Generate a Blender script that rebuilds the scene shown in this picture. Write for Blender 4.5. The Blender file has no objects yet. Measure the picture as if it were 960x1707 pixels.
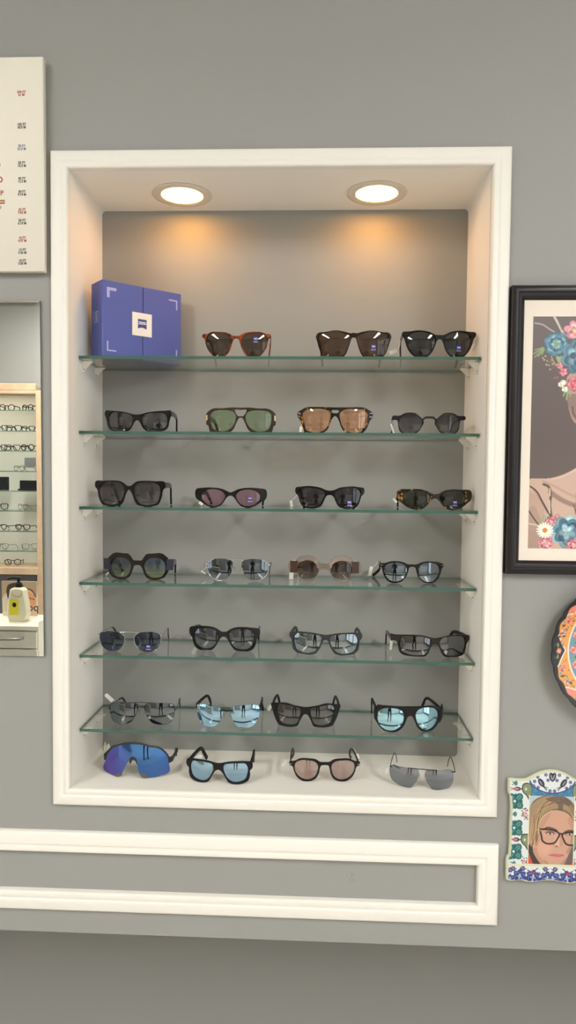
import bpy, math, random
import numpy as np
from mathutils import Vector, Matrix
from mathutils.geometry import delaunay_2d_cdt

random.seed(4)
SC = bpy.context.scene
COL = SC.collection
EXPOSURE = 0.47
H0 = 1.5                      # the photographer's eye level, metres above the floor

# ------------------------------------------------------------------ camera
CX, CY, CZ, YAW, PITCH, ROLL, FPX = 0.08659, -1.43547, H0 + 0.00813, -0.04197, -0.04325, 0.01001, 1200.0
def cam_axes():
    cy, sy, cp, sp, cr, sr = math.cos(YAW), math.sin(YAW), math.cos(PITCH), math.sin(PITCH), math.cos(ROLL), math.sin(ROLL)
    f = Vector((sy*cp, cy*cp, sp)); r = Vector((cy, -sy, 0)); u = r.cross(f)
    return cr*r + sr*u, -sr*r + cr*u, f
RA, UA, FA = cam_axes()
cam = bpy.data.cameras.new('camera'); cam_ob = bpy.data.objects.new('camera', cam); COL.objects.link(cam_ob)
cam.sensor_fit = 'VERTICAL'; cam.sensor_height = 36; cam.lens = FPX/1707*36; cam.clip_start = 0.02
m = Matrix(((RA.x, UA.x, -FA.x, CX), (RA.y, UA.y, -FA.y, CY), (RA.z, UA.z, -FA.z, CZ), (0, 0, 0, 1)))
cam_ob.matrix_world = m
SC.camera = cam_ob
O0 = Vector((CX, CY, CZ))
def ray(u, v): return FA + (u-480)/FPX*RA - (v-853.5)/FPX*UA
def on_y(u, v, y):
    d = ray(u, v); return O0 + d*((y-O0.y)/d.y)
def on_z(u, v, z):
    d = ray(u, v); return O0 + d*((z-O0.z)/d.z)

# ------------------------------------------------------------------ materials
def lin(c):
    c = [x/255 for x in c]
    return tuple(x/12.92 if x <= .04045 else ((x+.055)/1.055)**2.4 for x in c)
MATS = {}
def mat(name, col, rough=.5, metal=0., coat=0., spec=.5, bump=None, noise=None):
    if name in MATS: return MATS[name]
    m_ = bpy.data.materials.new(name); m_.use_nodes = True
    nt = m_.node_tree; b = nt.nodes['Principled BSDF']
    b.inputs['Base Color'].default_value = (*lin(col), 1); b.inputs['Roughness'].default_value = rough
    b.inputs['Metallic'].default_value = metal; b.inputs['Coat Weight'].default_value = coat
    b.inputs['Specular IOR Level'].default_value = spec
    if bump or noise:
        tc = nt.nodes.new('ShaderNodeTexCoord'); nz = nt.nodes.new('ShaderNodeTexNoise')
        nt.links.new(tc.outputs['Object'], nz.inputs['Vector'])
        nz.inputs['Scale'].default_value = (bump or noise)[0]; nz.inputs['Detail'].default_value = 4
        if noise:
            mx = nt.nodes.new('ShaderNodeMix'); mx.data_type = 'RGBA'
            mx.inputs['A'].default_value = (*lin(col), 1); mx.inputs['B'].default_value = (*lin(noise[1]), 1)
            rp = nt.nodes.new('ShaderNodeValToRGB'); rp.color_ramp.elements[0].position = noise[2]; rp.color_ramp.elements[1].position = noise[3]
            nt.links.new(nz.outputs['Fac'], rp.inputs['Fac']); nt.links.new(rp.outputs['Color'], mx.inputs['Factor'])
            nt.links.new(mx.outputs['Result'], b.inputs['Base Color'])
        if bump:
            bp = nt.nodes.new('ShaderNodeBump'); bp.inputs['Strength'].default_value = bump[1]; bp.inputs['Distance'].default_value = .001
            nt.links.new(nz.outputs['Fac'], bp.inputs['Height']); nt.links.new(bp.outputs['Normal'], b.inputs['Normal'])
    MATS[name] = m_
    return m_
def emit(name, col, s):
    m_ = bpy.data.materials.new(name); m_.use_nodes = True; nt = m_.node_tree; nt.nodes.clear()
    e = nt.nodes.new('ShaderNodeEmission'); o = nt.nodes.new('ShaderNodeOutputMaterial')
    e.inputs[0].default_value = (*col, 1); e.inputs[1].default_value = s
    nt.links.new(e.outputs[0], o.inputs[0]); return m_
def lens_mat(name, tint, refl=.05, rcol=(1, 1, 1), low=None, zr=(0, .05), irid=None):
    """tinted thin lens: what lies behind is dimmed by the tint, the room is mirrored by the coating"""
    if name in MATS: return MATS[name]
    m_ = bpy.data.materials.new(name); m_.use_nodes = True; nt = m_.node_tree; nt.nodes.clear(); N = nt.nodes.new; L = nt.links.new
    o = N('ShaderNodeOutputMaterial'); mx = N('ShaderNodeMixShader'); tr = N('ShaderNodeBsdfTransparent'); gl = N('ShaderNodeBsdfGlossy')
    gl.inputs['Roughness'].default_value = .015; gl.inputs['Color'].default_value = (*rcol, 1)
    s = [max(1e-4, t)**.5 for t in tint]; tr.inputs[0].default_value = (*s, 1)
    if low:
        tc = N('ShaderNodeTexCoord'); sp = N('ShaderNodeSeparateXYZ'); L(tc.outputs['Object'], sp.inputs[0])
        mr = N('ShaderNodeMapRange'); mr.inputs[1].default_value = zr[0]; mr.inputs[2].default_value = zr[1]; L(sp.outputs['Z'], mr.inputs[0])
        mc = N('ShaderNodeMix'); mc.data_type = 'RGBA'; L(mr.outputs[0], mc.inputs['Factor'])
        mc.inputs['A'].default_value = (*[max(1e-4, t)**.5 for t in low], 1); mc.inputs['B'].default_value = (*s, 1)
        L(mc.outputs['Result'], tr.inputs[0])
    fl = N('ShaderNodeLayerWeight'); fl.inputs[0].default_value = .5; fr = N('ShaderNodeMath'); fr.operation = 'POWER'; fr.inputs[1].default_value = 5; L(fl.outputs['Facing'], fr.inputs[0])
    refl = max(refl, .035)
    ad = N('ShaderNodeMath'); ad.operation = 'MULTIPLY_ADD'; ad.use_clamp = True
    ad.inputs[1].default_value = 1-refl; ad.inputs[2].default_value = refl
    L(fr.outputs[0], ad.inputs[0])
    if irid:
        lw = N('ShaderNodeLayerWeight'); lw.inputs[0].default_value = .5; rp = N('ShaderNodeValToRGB')
        e = rp.color_ramp.elements; e[0].position = irid[0][0]; e[0].color = (*irid[0][1], 1); e[1].position = irid[-1][0]; e[1].color = (*irid[-1][1], 1)
        for p_, c_ in irid[1:-1]:
            q = e.new(p_); q.color = (*c_, 1)
        L(lw.outputs['Facing'], rp.inputs[0]); L(rp.outputs[0], gl.inputs['Color'])
    L(ad.outputs[0], mx.inputs[0]); L(tr.outputs[0], mx.inputs[1]); L(gl.outputs[0], mx.inputs[2]); L(mx.outputs[0], o.inputs[0])
    MATS[name] = m_
    return m_
def tortoise(name, base, spot, scale, lo, hi):
    return mat(name, base, .18, spec=.4, noise=(scale, spot, lo, hi))
def vcol_mat(name, rough=.4, coat=0.):
    if name in MATS: return MATS[name]
    m_ = bpy.data.materials.new(name); m_.use_nodes = True; nt = m_.node_tree; b = nt.nodes['Principled BSDF']
    a = nt.nodes.new('ShaderNodeVertexColor'); a.layer_name = 'print'
    nt.links.new(a.outputs['Color'], b.inputs['Base Color']); b.inputs['Roughness'].default_value = rough; b.inputs['Coat Weight'].default_value = coat
    b.inputs['Coat Roughness'].default_value = .08
    MATS[name] = m_; return m_

def wall_mat():
    m_ = mat('grey_wall_paint', (147, 147, 143), .55, spec=.3, bump=(60, .15))
    nt = m_.node_tree; N = nt.nodes.new; L = nt.links.new; b = nt.nodes['Principled BSDF']       # a small dark scuff inside the lower panel
    g = N('ShaderNodeNewGeometry'); p = on_y(585, 1463, 0); d = N('ShaderNodeVectorMath'); d.operation = 'DISTANCE'; d.inputs[1].default_value = p; L(g.outputs['Position'], d.inputs[0])
    nz = N('ShaderNodeTexNoise'); nz.inputs['Scale'].default_value = 230; nz.inputs['Detail'].default_value = 2; L(g.outputs['Position'], nz.inputs['Vector'])
    a = N('ShaderNodeMapRange'); a.inputs[1].default_value = .006; a.inputs[2].default_value = .013; a.inputs[3].default_value = 1; a.inputs[4].default_value = 0; L(d.outputs['Value'], a.inputs[0])
    q = N('ShaderNodeMapRange'); q.inputs[1].default_value = .57; q.inputs[2].default_value = .63; L(nz.outputs['Fac'], q.inputs[0])
    mu = N('ShaderNodeMath'); mu.operation = 'MULTIPLY'; L(a.outputs[0], mu.inputs[0]); L(q.outputs[0], mu.inputs[1])
    mx = N('ShaderNodeMix'); mx.data_type = 'RGBA'; mx.inputs['A'].default_value = (*lin((147, 147, 143)), 1); mx.inputs['B'].default_value = (*lin((96, 94, 92)), 1)
    L(mu.outputs[0], mx.inputs['Factor']); L(mx.outputs['Result'], b.inputs['Base Color'])
    return m_
M_WALL = wall_mat()
M_WHITE = mat('white_gloss_paint', (230, 226, 217), .45, spec=.4)
M_NICHE = mat('niche_white_paint', (238, 234, 226), .5, spec=.35, bump=(50, .1))
M_CEIL = mat('ceiling_white', (235, 233, 228), .8)
M_FLOOR = mat('floor_tile', (214, 206, 194), .25, noise=(3, (204, 196, 184), .35, .65))
M_BLACK = mat('black_acetate', (18, 16, 16), .2, spec=.35)
M_MATTEBLACK = mat('matte_black', (22, 21, 23), .5, spec=.25)
M_BROWNBLACK = mat('brown_black_acetate', (30, 22, 19), .2, spec=.35)
M_DKGREY = mat('dark_grey_plastic', (50, 50, 50), .45, spec=.3)
M_SILVER = mat('silver_metal', (196, 194, 190), .22, metal=1)
M_GUN = mat('gunmetal', (70, 70, 72), .28, metal=1)
M_ROSE = mat('rose_gold_metal', (220, 180, 160), .22, metal=1)
M_GOLD = mat('pale_gold_metal', (228, 206, 168), .22, metal=1)
M_TAG = mat('white_card', (236, 234, 226), .6)
M_PLASTIC = mat('white_plastic', (226, 222, 210), .35)
M_SCREW = mat('dark_screw', (70, 62, 54), .4, metal=.6)
M_NAVY = mat('navy_acetate', (40, 42, 62), .3)
M_PAD = lens_mat('clear_nose_pad', (.8, .78, .74), .05)
M_CLEARPINK = lens_mat('clear_pink_acetate', (.80, .70, .66), .09, (1, .95, .92))

# ------------------------------------------------------------------ mesh helpers
class MB:
    def __init__(s): s.v = []; s.f = []; s.mi = []; s.cur = 0
    def add(s, vs, fs, mi=None):
        n = len(s.v); s.v += [tuple(v) for v in vs]; s.f += [tuple(i+n for i in f) for f in fs]; s.mi += [s.cur if mi is None else mi]*len(fs); return s
    def box(s, x0, x1, y0, y1, z0, z1, b=0., mi=None):
        b = min(b, .45*min(abs(x1-x0), abs(y1-y0), abs(z1-z0)))
        if b <= 0:
            vs = [(x, y, z) for x in (x0, x1) for y in (y0, y1) for z in (z0, z1)]
            return s.add(vs, [(0, 1, 3, 2), (4, 6, 7, 5), (0, 4, 5, 1), (2, 3, 7, 6), (0, 2, 6, 4), (1, 5, 7, 3)], mi)
        vs = []; idx = {}
        c = [(x0, x1), (y0, y1), (z0, z1)]
        for i in range(8):
            bits = (i >> 2 & 1, i >> 1 & 1, i & 1)
            for ax in range(3):
                p = [c[k][bits[k]] + (0 if k == ax else (b if bits[k] == 0 else -b)) for k in range(3)]
                idx[(bits, ax)] = len(vs); vs.append(p)
        fs = []
        for ax in range(3):
            o1, o2 = [k for k in range(3) if k != ax]
            for side in (0, 1):
                q = []
                for a_, b_ in ((0, 0), (1, 0), (1, 1), (0, 1)):
                    t = [0, 0, 0]; t[ax] = side; t[o1] = a_; t[o2] = b_; q.append(idx[(tuple(t), ax)])
                fs.append(q)
        for ax in range(3):
            o1, o2 = [k for k in range(3) if k != ax]
            for a_ in (0, 1):
                for b_ in (0, 1):
                    q = []
                    for e, w in ((0, o1), (0, o2), (1, o2), (1, o1)):
                        t = [0, 0, 0]; t[ax] = e; t[o1] = a_; t[o2] = b_; q.append(idx[(tuple(t), w)])
                    fs.append(q)
        for i in range(8):
            bits = (i >> 2 & 1, i >> 1 & 1, i & 1); fs.append([idx[(bits, k)] for k in range(3)])
        return s.add(vs, fs, mi)
    def tube(s, pts, r, closed=False, n=8, mi=None, cap=True):
        P = [Vector(p) for p in pts]; m_ = len(P); rs = r if isinstance(r, (list, tuple)) else [r]*m_
        vs = []; fs = []; up = None
        for i in range(m_):
            a = P[(i-1) % m_] if (closed or i > 0) else P[i]; b = P[(i+1) % m_] if (closed or i < m_-1) else P[i]
            t = (b-a); t = t.normalized() if t.length > 1e-9 else Vector((0, 1, 0))
            if up is None:
                up = Vector((0, 0, 1)) if abs(t.z) < .9 else Vector((0, 1, 0))
            up = (up - t*up.dot(t)); up = up.normalized() if up.length > 1e-6 else t.orthogonal().normalized()
            sd = t.cross(up)
            for k in range(n):
                an = 2*math.pi*k/n; vs.append(P[i] + rs[i]*(math.cos(an)*up + math.sin(an)*sd))
        for i in range(m_ if closed else m_-1):
            j = (i+1) % m_
            for k in range(n): fs.append((i*n+k, i*n+(k+1) % n, j*n+(k+1) % n, j*n+k))
        if not closed and cap: fs += [tuple(range(n-1, -1, -1)), tuple((m_-1)*n+k for k in range(n))]
        return s.add(vs, fs, mi)
    def sweep(s, pts, hs, ws, mi=None):
        """rounded bar of varying height/width along a path (temples)"""
        P = [Vector(p) for p in pts]; vs = []; fs = []; n = 8
        for i, p in enumerate(P):
            a = P[max(0, i-1)]; b = P[min(len(P)-1, i+1)]; t = (b-a).normalized()
            lat = t.cross(Vector((0, 0, 1)));  lat = lat.normalized() if lat.length > 1e-5 else Vector((1, 0, 0))
            up = lat.cross(t); h, w = hs[i]/2, ws[i]/2; c = min(h, w)*.45
            for a_, b_ in ((w, h-c), (w-c, h), (-w+c, h), (-w, h-c), (-w, -h+c), (-w+c, -h), (w-c, -h), (w, -h+c)): vs.append(p + lat*a_ + up*b_)
        for i in range(len(P)-1):
            for k in range(n): fs.append((i*n+k, i*n+(k+1) % n, (i+1)*n+(k+1) % n, (i+1)*n+k))
        fs += [tuple(range(n-1, -1, -1)), tuple((len(P)-1)*n+k for k in range(n))]
        return s.add(vs, fs, mi)
    def lathe(s, prof, c=(0, 0, 0), n=40, axis='z', mi=None, ang=None):
        vs = []; fs = []; m_ = len(prof)
        for i in range(n):
            a = 2*math.pi*i/n
            for r, h in prof:
                x, y = r*math.cos(a), r*math.sin(a)
                p = (x, y, h) if axis == 'z' else (x, h, y)
                vs.append((p[0]+c[0], p[1]+c[1], p[2]+c[2]))
        for i in range(n):
            j = (i+1) % n
            for k in range(m_-1): fs.append((i*m_+k, j*m_+k, j*m_+k+1, i*m_+k+1))
        if prof[0][0] > 1e-6: fs.append(tuple(i*m_ for i in range(n-1, -1, -1)))
        if prof[-1][0] > 1e-6: fs.append(tuple(i*m_+m_-1 for i in range(n)))
        return s.add(vs, fs, mi)
    def ball(s, c, r, mi=None, n=10):
        rx, ry, rz = r if isinstance(r, (tuple, list)) else (r, r, r)
        vs = [(c[0], c[1], c[2]+rz)]; fs = []; R = n//2
        for i in range(1, R):
            for k in range(n):
                th, ph = math.pi*i/R, 2*math.pi*k/n
                vs.append((c[0]+rx*math.sin(th)*math.cos(ph), c[1]+ry*math.sin(th)*math.sin(ph), c[2]+rz*math.cos(th)))
        vs.append((c[0], c[1], c[2]-rz)); e = len(vs)-1
        for k in range(n):
            fs.append((0, 1+k, 1+(k+1) % n)); fs.append((e, e-n+(k+1) % n, e-n+k))
        for i in range(R-2):
            for k in range(n): fs.append((1+i*n+k, 1+(i+1)*n+k, 1+(i+1)*n+(k+1) % n, 1+i*n+(k+1) % n))
        return s.add(vs, fs, mi)
    def plate(s, outer, holes, y0, y1, bev=.0008, warp=None, mi=None):
        """flat outline (x,z loops) with real thickness y0..y1 (y0 = front) and rounded edges; warp maps (x,y,z)"""
        loops = [outer]+list(holes); base = len(s.v); vs = []; fs = []; ringidx = []
        def area(l): return .5*sum(l[i][0]*l[(i+1) % len(l)][1]-l[(i+1) % len(l)][0]*l[i][1] for i in range(len(l)))
        fl = []; bl = []
        for li, lp in enumerate(loops):
            lp = list(lp)
            if (area(lp) < 0): lp.reverse()
            n = len(lp); ins = []
            for i in range(n):
                a, b = lp[i-1], lp[(i+1) % n]; tx, tz = b[0]-a[0], b[1]-a[1]; L = math.hypot(tx, tz) or 1
                nx, nz = -tz/L, tx/L               # inward for a ccw loop
                if li: nx, nz = -nx, -nz
                ins.append((lp[i][0]+nx*bev, lp[i][1]+nz*bev))
            st = len(vs)
            for (q, y) in ((ins, y0), (lp, y0+bev), (lp, y1-bev), (ins, y1)):
                vs += [(x, y, z) for x, z in q]
            for r in range(3):
                for i in range(n):
                    j = (i+1) % n; f = (st+r*n+i, st+r*n+j, st+(r+1)*n+j, st+(r+1)*n+i); fs.append(f if li == 0 else f[::-1])
            fl.append((ins, st)); bl.append((ins, st+3*n))
        allp = [Vector(p) for q, _ in fl for p in q]; ed = []; o_ = 0
        for q, _ in fl: ed += [(o_+i, o_+(i+1) % len(q)) for i in range(len(q))]; o_ += len(q)
        vo, _, fo, ov, _, _ = delaunay_2d_cdt(allp, ed, [], 0, 1e-8)
        def inside(x, z):
            c_ = False
            for q, _ in fl:
                for i in range(len(q)):
                    a, b = q[i-1], q[i]
                    if (a[1] > z) != (b[1] > z) and x < (b[0]-a[0])*(z-a[1])/(b[1]-a[1])+a[0]: c_ = not c_
            return c_
        tri = []
        for f in fo:
            if not inside(sum(vo[i].x for i in f)/3, sum(vo[i].y for i in f)/3) or not all(ov[i] for i in f): continue
            tri.append(tuple(ov[i][0] for i in f))
        mp = []; mpb = []
        for (q, st), (_, sb) in zip(fl, bl):
            mp += [st+i for i in range(len(q))]; mpb += [sb+i for i in range(len(q))]
        for t in tri:
            p = [vs[mp[i]] for i in t]
            ar = (p[1][0]-p[0][0])*(p[2][2]-p[0][2])-(p[2][0]-p[0][0])*(p[1][2]-p[0][2])
            t = tuple(t) if ar > 0 else tuple(t)[::-1]
            fs.append(tuple(mp[i] for i in t)); fs.append(tuple(mpb[i] for i in t[::-1]))
        if warp: vs = [warp(*v) for v in vs]
        return s.add(vs, fs, mi)
    def build(s, name, mats, parent=None, smooth=40, loc=None):
        me = bpy.data.meshes.new(name); me.from_pydata(s.v, [], s.f); me.validate()
        if not isinstance(mats, (list, tuple)): mats = [mats]
        for m_ in mats: me.materials.append(m_)
        if len(mats) > 1 and len(me.polygons) == len(s.mi): me.polygons.foreach_set('material_index', s.mi)
        if smooth:
            me.polygons.foreach_set('use_smooth', [True]*len(me.polygons)); me.set_sharp_from_angle(angle=math.radians(smooth))
        me.update()
        o = bpy.data.objects.new(name, me); COL.objects.link(o)
        if parent: o.parent = parent
        if loc: o.location = loc
        return o
def tag(o, label=None, cat=None, group=None, kind=None):
    if label: o['label'] = label
    if cat: o['category'] = cat
    if group: o['group'] = group
    if kind: o['kind'] = kind
    return o
def thing(name, loc, label, cat, rz=0., group=None):
    o = bpy.data.objects.new(name, None); COL.objects.link(o); o.location = loc; o.rotation_euler = (0, 0, rz); o.empty_display_size = .02
    return tag(o, label, cat, group)
def text_mesh(body, size, bold=0., align='CENTER'):
    cu = bpy.data.curves.new('t', 'FONT'); cu.body = body; cu.size = size; cu.align_x = align; cu.align_y = 'CENTER'; cu.offset = bold; cu.resolution_u = 3
    ob = bpy.data.objects.new('t', cu); COL.objects.link(ob); dg = bpy.context.evaluated_depsgraph_get(); dg.update()
    me = bpy.data.meshes.new_from_object(ob.evaluated_get(dg)); vs = [tuple(v.co) for v in me.vertices]; fs = [tuple(p.vertices) for p in me.polygons]
    bpy.data.objects.remove(ob); bpy.data.curves.remove(cu); bpy.data.meshes.remove(me)
    return vs, fs
def smooth_loop(p, k=5, closed=True):
    out = []; n = len(p)
    for i in range(n if closed else n-1):
        if closed: a, b, c, d = p[i-1], p[i], p[(i+1) % n], p[(i+2) % n]
        else: a, b, c, d = p[max(0, i-1)], p[i], p[i+1], p[min(n-1, i+2)]
        dim = len(b)
        # centripetal-like: limit tangents on uneven spacing
        lb = math.dist(b, c); la = math.dist(a, b) or lb; lc = math.dist(c, d) or lb
        for j in range(k):
            t = j/k
            q = []
            for e in range(dim):
                m1 = ((c[e]-b[e])*la/(la+lb)+(b[e]-a[e])*lb/(la+lb)/la*lb) if la > 1e-9 else (c[e]-b[e])
                m2 = ((d[e]-c[e])*lb/(lb+lc)/lc*lb+(c[e]-b[e])*lc/(lb+lc)) if lc > 1e-9 else (c[e]-b[e])
                h = (2*t**3-3*t*t+1)*b[e]+(t**3-2*t*t+t)*m1+(-2*t**3+3*t*t)*c[e]+(t**3-t*t)*m2
                q.append(h)
            out.append(tuple(q))
    if not closed: out.append(tuple(p[-1]))
    return out
def pts(s): return [tuple(float(x) for x in q.split(',')) for q in s.split()]

# ------------------------------------------------------------------ flat prints (photographs, glaze) painted on a dense mesh
class Paint:
    def __init__(s, X, Y, bg):
        s.X = np.asarray(X, float); s.Y = np.asarray(Y, float); s.C = np.empty((len(s.X), 3)); s.C[:] = bg
        s.rng = np.random.default_rng(3)
    def _mix(s, a, c, idx=None):
        c = np.asarray(c, float)
        if idx is None: s.C += (c-s.C)*a[:, None]
        else: s.C[idx] += (c-s.C[idx])*a[:, None]
    def poly(s, p, c, al=1.):
        p = np.array(p if not isinstance(p, str) else pts(p)); lo = p.min(0); hi = p.max(0)
        idx = np.nonzero((s.X >= lo[0]) & (s.X <= hi[0]) & (s.Y >= lo[1]) & (s.Y <= hi[1]))[0]
        if not len(idx): return
        x, y = s.X[idx], s.Y[idx]; ins = np.zeros(len(idx), bool); n = len(p)
        for i in range(n):
            x1, y1 = p[i]; x2, y2 = p[(i+1) % n]
            if y1 == y2: continue
            ins ^= ((y1 > y) != (y2 > y)) & (x < (x2-x1)*(y-y1)/(y2-y1)+x1)
        s._mix(ins*al, c, idx)
    def spoly(s, p, c, al=1.): s.poly(smooth_loop(p if not isinstance(p, str) else pts(p), 6), c, al)
    def ell(s, cx, cy, rx, ry, c, rot=0., soft=.12, al=1.):
        R = max(rx, ry)*1.3
        idx = np.nonzero((abs(s.X-cx) < R) & (abs(s.Y-cy) < R))[0]
        if not len(idx): return
        x, y = s.X[idx]-cx, s.Y[idx]-cy; ca, sa = math.cos(rot), math.sin(rot)
        d = np.sqrt(((x*ca+y*sa)/rx)**2+((-x*sa+y*ca)/ry)**2)
        s._mix(np.clip((1-d)/soft+.5, 0, 1)*al, c, idx)
    def line(s, p, w, c, al=1., soft=.4, taper=None):
        p = p if not isinstance(p, str) else pts(p)
        for i in range(len(p)-1):
            (x1, y1), (x2, y2) = p[i], p[i+1]; W = w if taper is None else w+(taper-w)*i/max(1, len(p)-2)
            idx = np.nonzero((s.X > min(x1, x2)-2*W) & (s.X < max(x1, x2)+2*W) & (s.Y > min(y1, y2)-2*W) & (s.Y < max(y1, y2)+2*W))[0]
            if not len(idx): continue
            L2 = (x2-x1)**2+(y2-y1)**2 or 1e-9; t = np.clip(((s.X[idx]-x1)*(x2-x1)+(s.Y[idx]-y1)*(y2-y1))/L2, 0, 1)
            d = np.hypot(s.X[idx]-x1-t*(x2-x1), s.Y[idx]-y1-t*(y2-y1))
            s._mix(np.clip((W/2-d)/(soft*W)+.5, 0, 1)*al, c, idx)
    def sline(s, p, w, c, al=1., taper=None): s.line(smooth_loop(p if not isinstance(p, str) else pts(p), 6, False), w, c, al, taper=taper)
    def flower(s, cx, cy, r, cols, layers=4, n=9, rot=0., center=None):
        for l in range(layers):
            rr = r*(1-.8*l/layers); base = np.array(cols[l % len(cols)], float)
            for k in range(n-l):
                a = rot+l*.5+2*math.pi*k/(n-l); sh = 1+.16*math.sin(k*2.3+l)
                s.ell(cx+.58*rr*math.cos(a), cy+.58*rr*math.sin(a), rr*.48, rr*.36, np.clip(base*sh*.82, 0, 255), a)
                s.ell(cx+.52*rr*math.cos(a), cy+.52*rr*math.sin(a), rr*.40, rr*.28, np.clip(base*sh, 0, 255), a, soft=.4)
        if center: s.ell(cx, cy, r*.2, r*.2, center)
    def blur(s, amt=0): pass
def set_colors(me, C):
    C = np.clip(C/255., 0, 1); L = np.where(C <= .04045, C/12.92, ((C+.055)/1.055)**2.4)
    a = me.color_attributes.new('print', 'FLOAT_COLOR', 'POINT')
    a.data.foreach_set('color', np.concatenate([L, np.ones((len(L), 1))], 1).astype(np.float32).ravel())
def print_grid(name, parent, x0, x1, z0, z1, y, cell, paint, mt, mask=None):
    """flat print in the x-z plane; paint(X, Y) gets metres from the left and from the top and returns sRGB 0..255"""
    nx = int(round((x1-x0)/cell)); nz = int(round((z1-z0)/cell))
    gx, gz = np.meshgrid(np.linspace(x0, x1, nx+1), np.linspace(z1, z0, nz+1)); gx = gx.ravel(); gz = gz.ravel()
    i, j = np.meshgrid(np.arange(nx), np.arange(nz)); a = (j*(nx+1)+i).ravel(); F = np.stack([a, a+nx+1, a+nx+2, a+1], 1)
    if mask is not None:
        mk = mask(gx, gz); F = F[mk[F].all(1)]
    C = paint(gx-x0, z1-gz)
    me = bpy.data.meshes.new(name); me.from_pydata(np.stack([gx, np.full_like(gx, y), gz], 1).tolist(), [], F.tolist())
    set_colors(me, C); me.materials.append(mt); me.update()
    o = bpy.data.objects.new(name, me); COL.objects.link(o); o.parent = parent
    return o

# ------------------------------------------------------------------ the room
NX = .41337; NT = H0+.6178; NB = H0-.6234; ND = .2146          # niche half width, top, bottom, depth
RX0, RX1, RY0, RZ1 = -3.7, 2.3, -4.12, 2.95
BOXY = 0
SOF = H0-.9331; LOW = .45
def struct(o): return tag(o, kind='structure')
w = MB()
def rect(w, x0, x1, z0, z1, y=0.): w.add([(x0, y, z0), (x1, y, z0), (x1, y, z1), (x0, y, z1)], [(0, 1, 2, 3)])
rect(w, RX0, -NX, SOF, RZ1); rect(w, NX, RX1, SOF, RZ1); rect(w, -NX, NX, SOF, NB); rect(w, -NX, NX, NT, RZ1)
w.add([(RX0, 0, SOF), (RX1, 0, SOF), (RX1, LOW, SOF), (RX0, LOW, SOF)], [(0, 3, 2, 1)])
rect(w, RX0, RX1, 0, SOF, LOW)
wf = struct(w.build('wall_front', M_WALL, smooth=0))
# niche lining: rounded rectangle tube, painted white, grey back
rr = []
R_ = .009
for cx_, cz_, a0 in ((NX-R_, NT-R_, 0), (-NX+R_, NT-R_, 90), (-NX+R_, NB+R_, 180), (NX-R_, NB+R_, 270)):
    for k in range(5):
        a = math.radians(a0+90*k/4); rr.append((cx_+R_*math.cos(a), cz_+R_*math.sin(a)))
w = MB(); n = len(rr)
sq = [((NX if x > 0 else -NX) if abs(abs(x)-NX) < R_*1.01 else x, (NT if z > H0 else NB)) for x, z in rr]
w.add([(x, 0., z) for x, z in sq]+[(x, ND, z) for x, z in rr], [(i, n+i, n+(i+1) % n, (i+1) % n) for i in range(n)])
struct(w.build('wall_niche', M_NICHE, smooth=60))
w = MB(); w.add([(x, ND, z) for x, z in rr], [tuple(range(n))[::-1]]); struct(w.build('wall_niche_back', M_WALL, smooth=0))

# other walls (seen in the mirror and in the lenses)
w = MB(); w.add([(RX0, LOW, 0), (RX1, LOW, 0), (RX1, RY0, 0), (RX0, RY0, 0)], [(0, 3, 2, 1)]); struct(w.build('floor', M_FLOOR, smooth=0))
w = MB(); w.add([(RX0, LOW, RZ1), (RX1, LOW, RZ1), (RX1, RY0, RZ1), (RX0, RY0, RZ1)], [(0, 1, 2, 3)]); struct(w.build('ceiling', M_CEIL, smooth=0))
w = MB(); rect(w, RX0, RX1, 0, RZ1, RY0); struct(w.build('wall_back', M_WALL, smooth=0))
w = MB(); w.box(-.55, RX1-.05, RY0+.001, RY0+.03, .12, 1.30, .004); struct(w.build('added_pale_panel', mat('added_reflector', (206, 203, 196), .5)))  # added pale panel out of view, gives the lenses something bright to reflect
LY0, LY1, LZ0, LZ1 = -2.9, -.35, .35, 2.6
w = MB()
def lx(w, y0, y1, z0, z1): w.add([(RX0, y0, z0), (RX0, y1, z0), (RX0, y1, z1), (RX0, y0, z1)], [(0, 3, 2, 1)])
lx(w, RY0, LY0, 0, RZ1); lx(w, LY1, LOW, 0, RZ1); lx(w, LY0, LY1, 0, LZ0); lx(w, LY0, LY1, LZ1, RZ1)
struct(w.build('wall_left', M_WALL, smooth=0))
# right wall with the shop window
WY0, WY1, WZ0, WZ1 = -3.7, -.75, .25, 2.55
w = MB()
def rx(w, y0, y1, z0, z1): w.add([(RX1, y0, z0), (RX1, y1, z0), (RX1, y1, z1), (RX1, y0, z1)], [(0, 1, 2, 3)])
rx(w, RY0, WY0, 0, RZ1); rx(w, WY1, LOW, 0, RZ1); rx(w, WY0, WY1, 0, WZ0); rx(w, WY0, WY1, WZ1, RZ1)
struct(w.build('wall_right', M_WALL, smooth=0))
wn = MB()
for y in (WY0, -2.7, -1.72, WY1): wn.box(RX1-.03, RX1+.04, y-.03, y+.03, WZ0, WZ1, .004)
for z in (WZ0, 2.0, WZ1): wn.box(RX1-.03, RX1+.04, WY0, WY1, z-.03, z+.03, .004)
win = struct(wn.build('window_1', mat('dark_window_frame', (60, 60, 62), .4)))
g = MB(); g.box(RX1+.004, RX1+.010, WY0, WY1, WZ0, WZ1)
go = g.build('glass_pane', lens_mat('window_glass', (.95, .97, .96), .0), win, smooth=0)
wn = MB()
for y in (LY0, -2.26, -1.63, -.99, LY1): wn.box(RX0-.04, RX0+.03, y-.025, y+.025, LZ0, LZ1, .004)
for z in (LZ0, 1.1, 1.85, LZ1): wn.box(RX0-.04, RX0+.03, LY0, LY1, z-.025, z+.025, .004)
win3 = struct(wn.build('window_3', MATS['dark_window_frame']))
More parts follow.
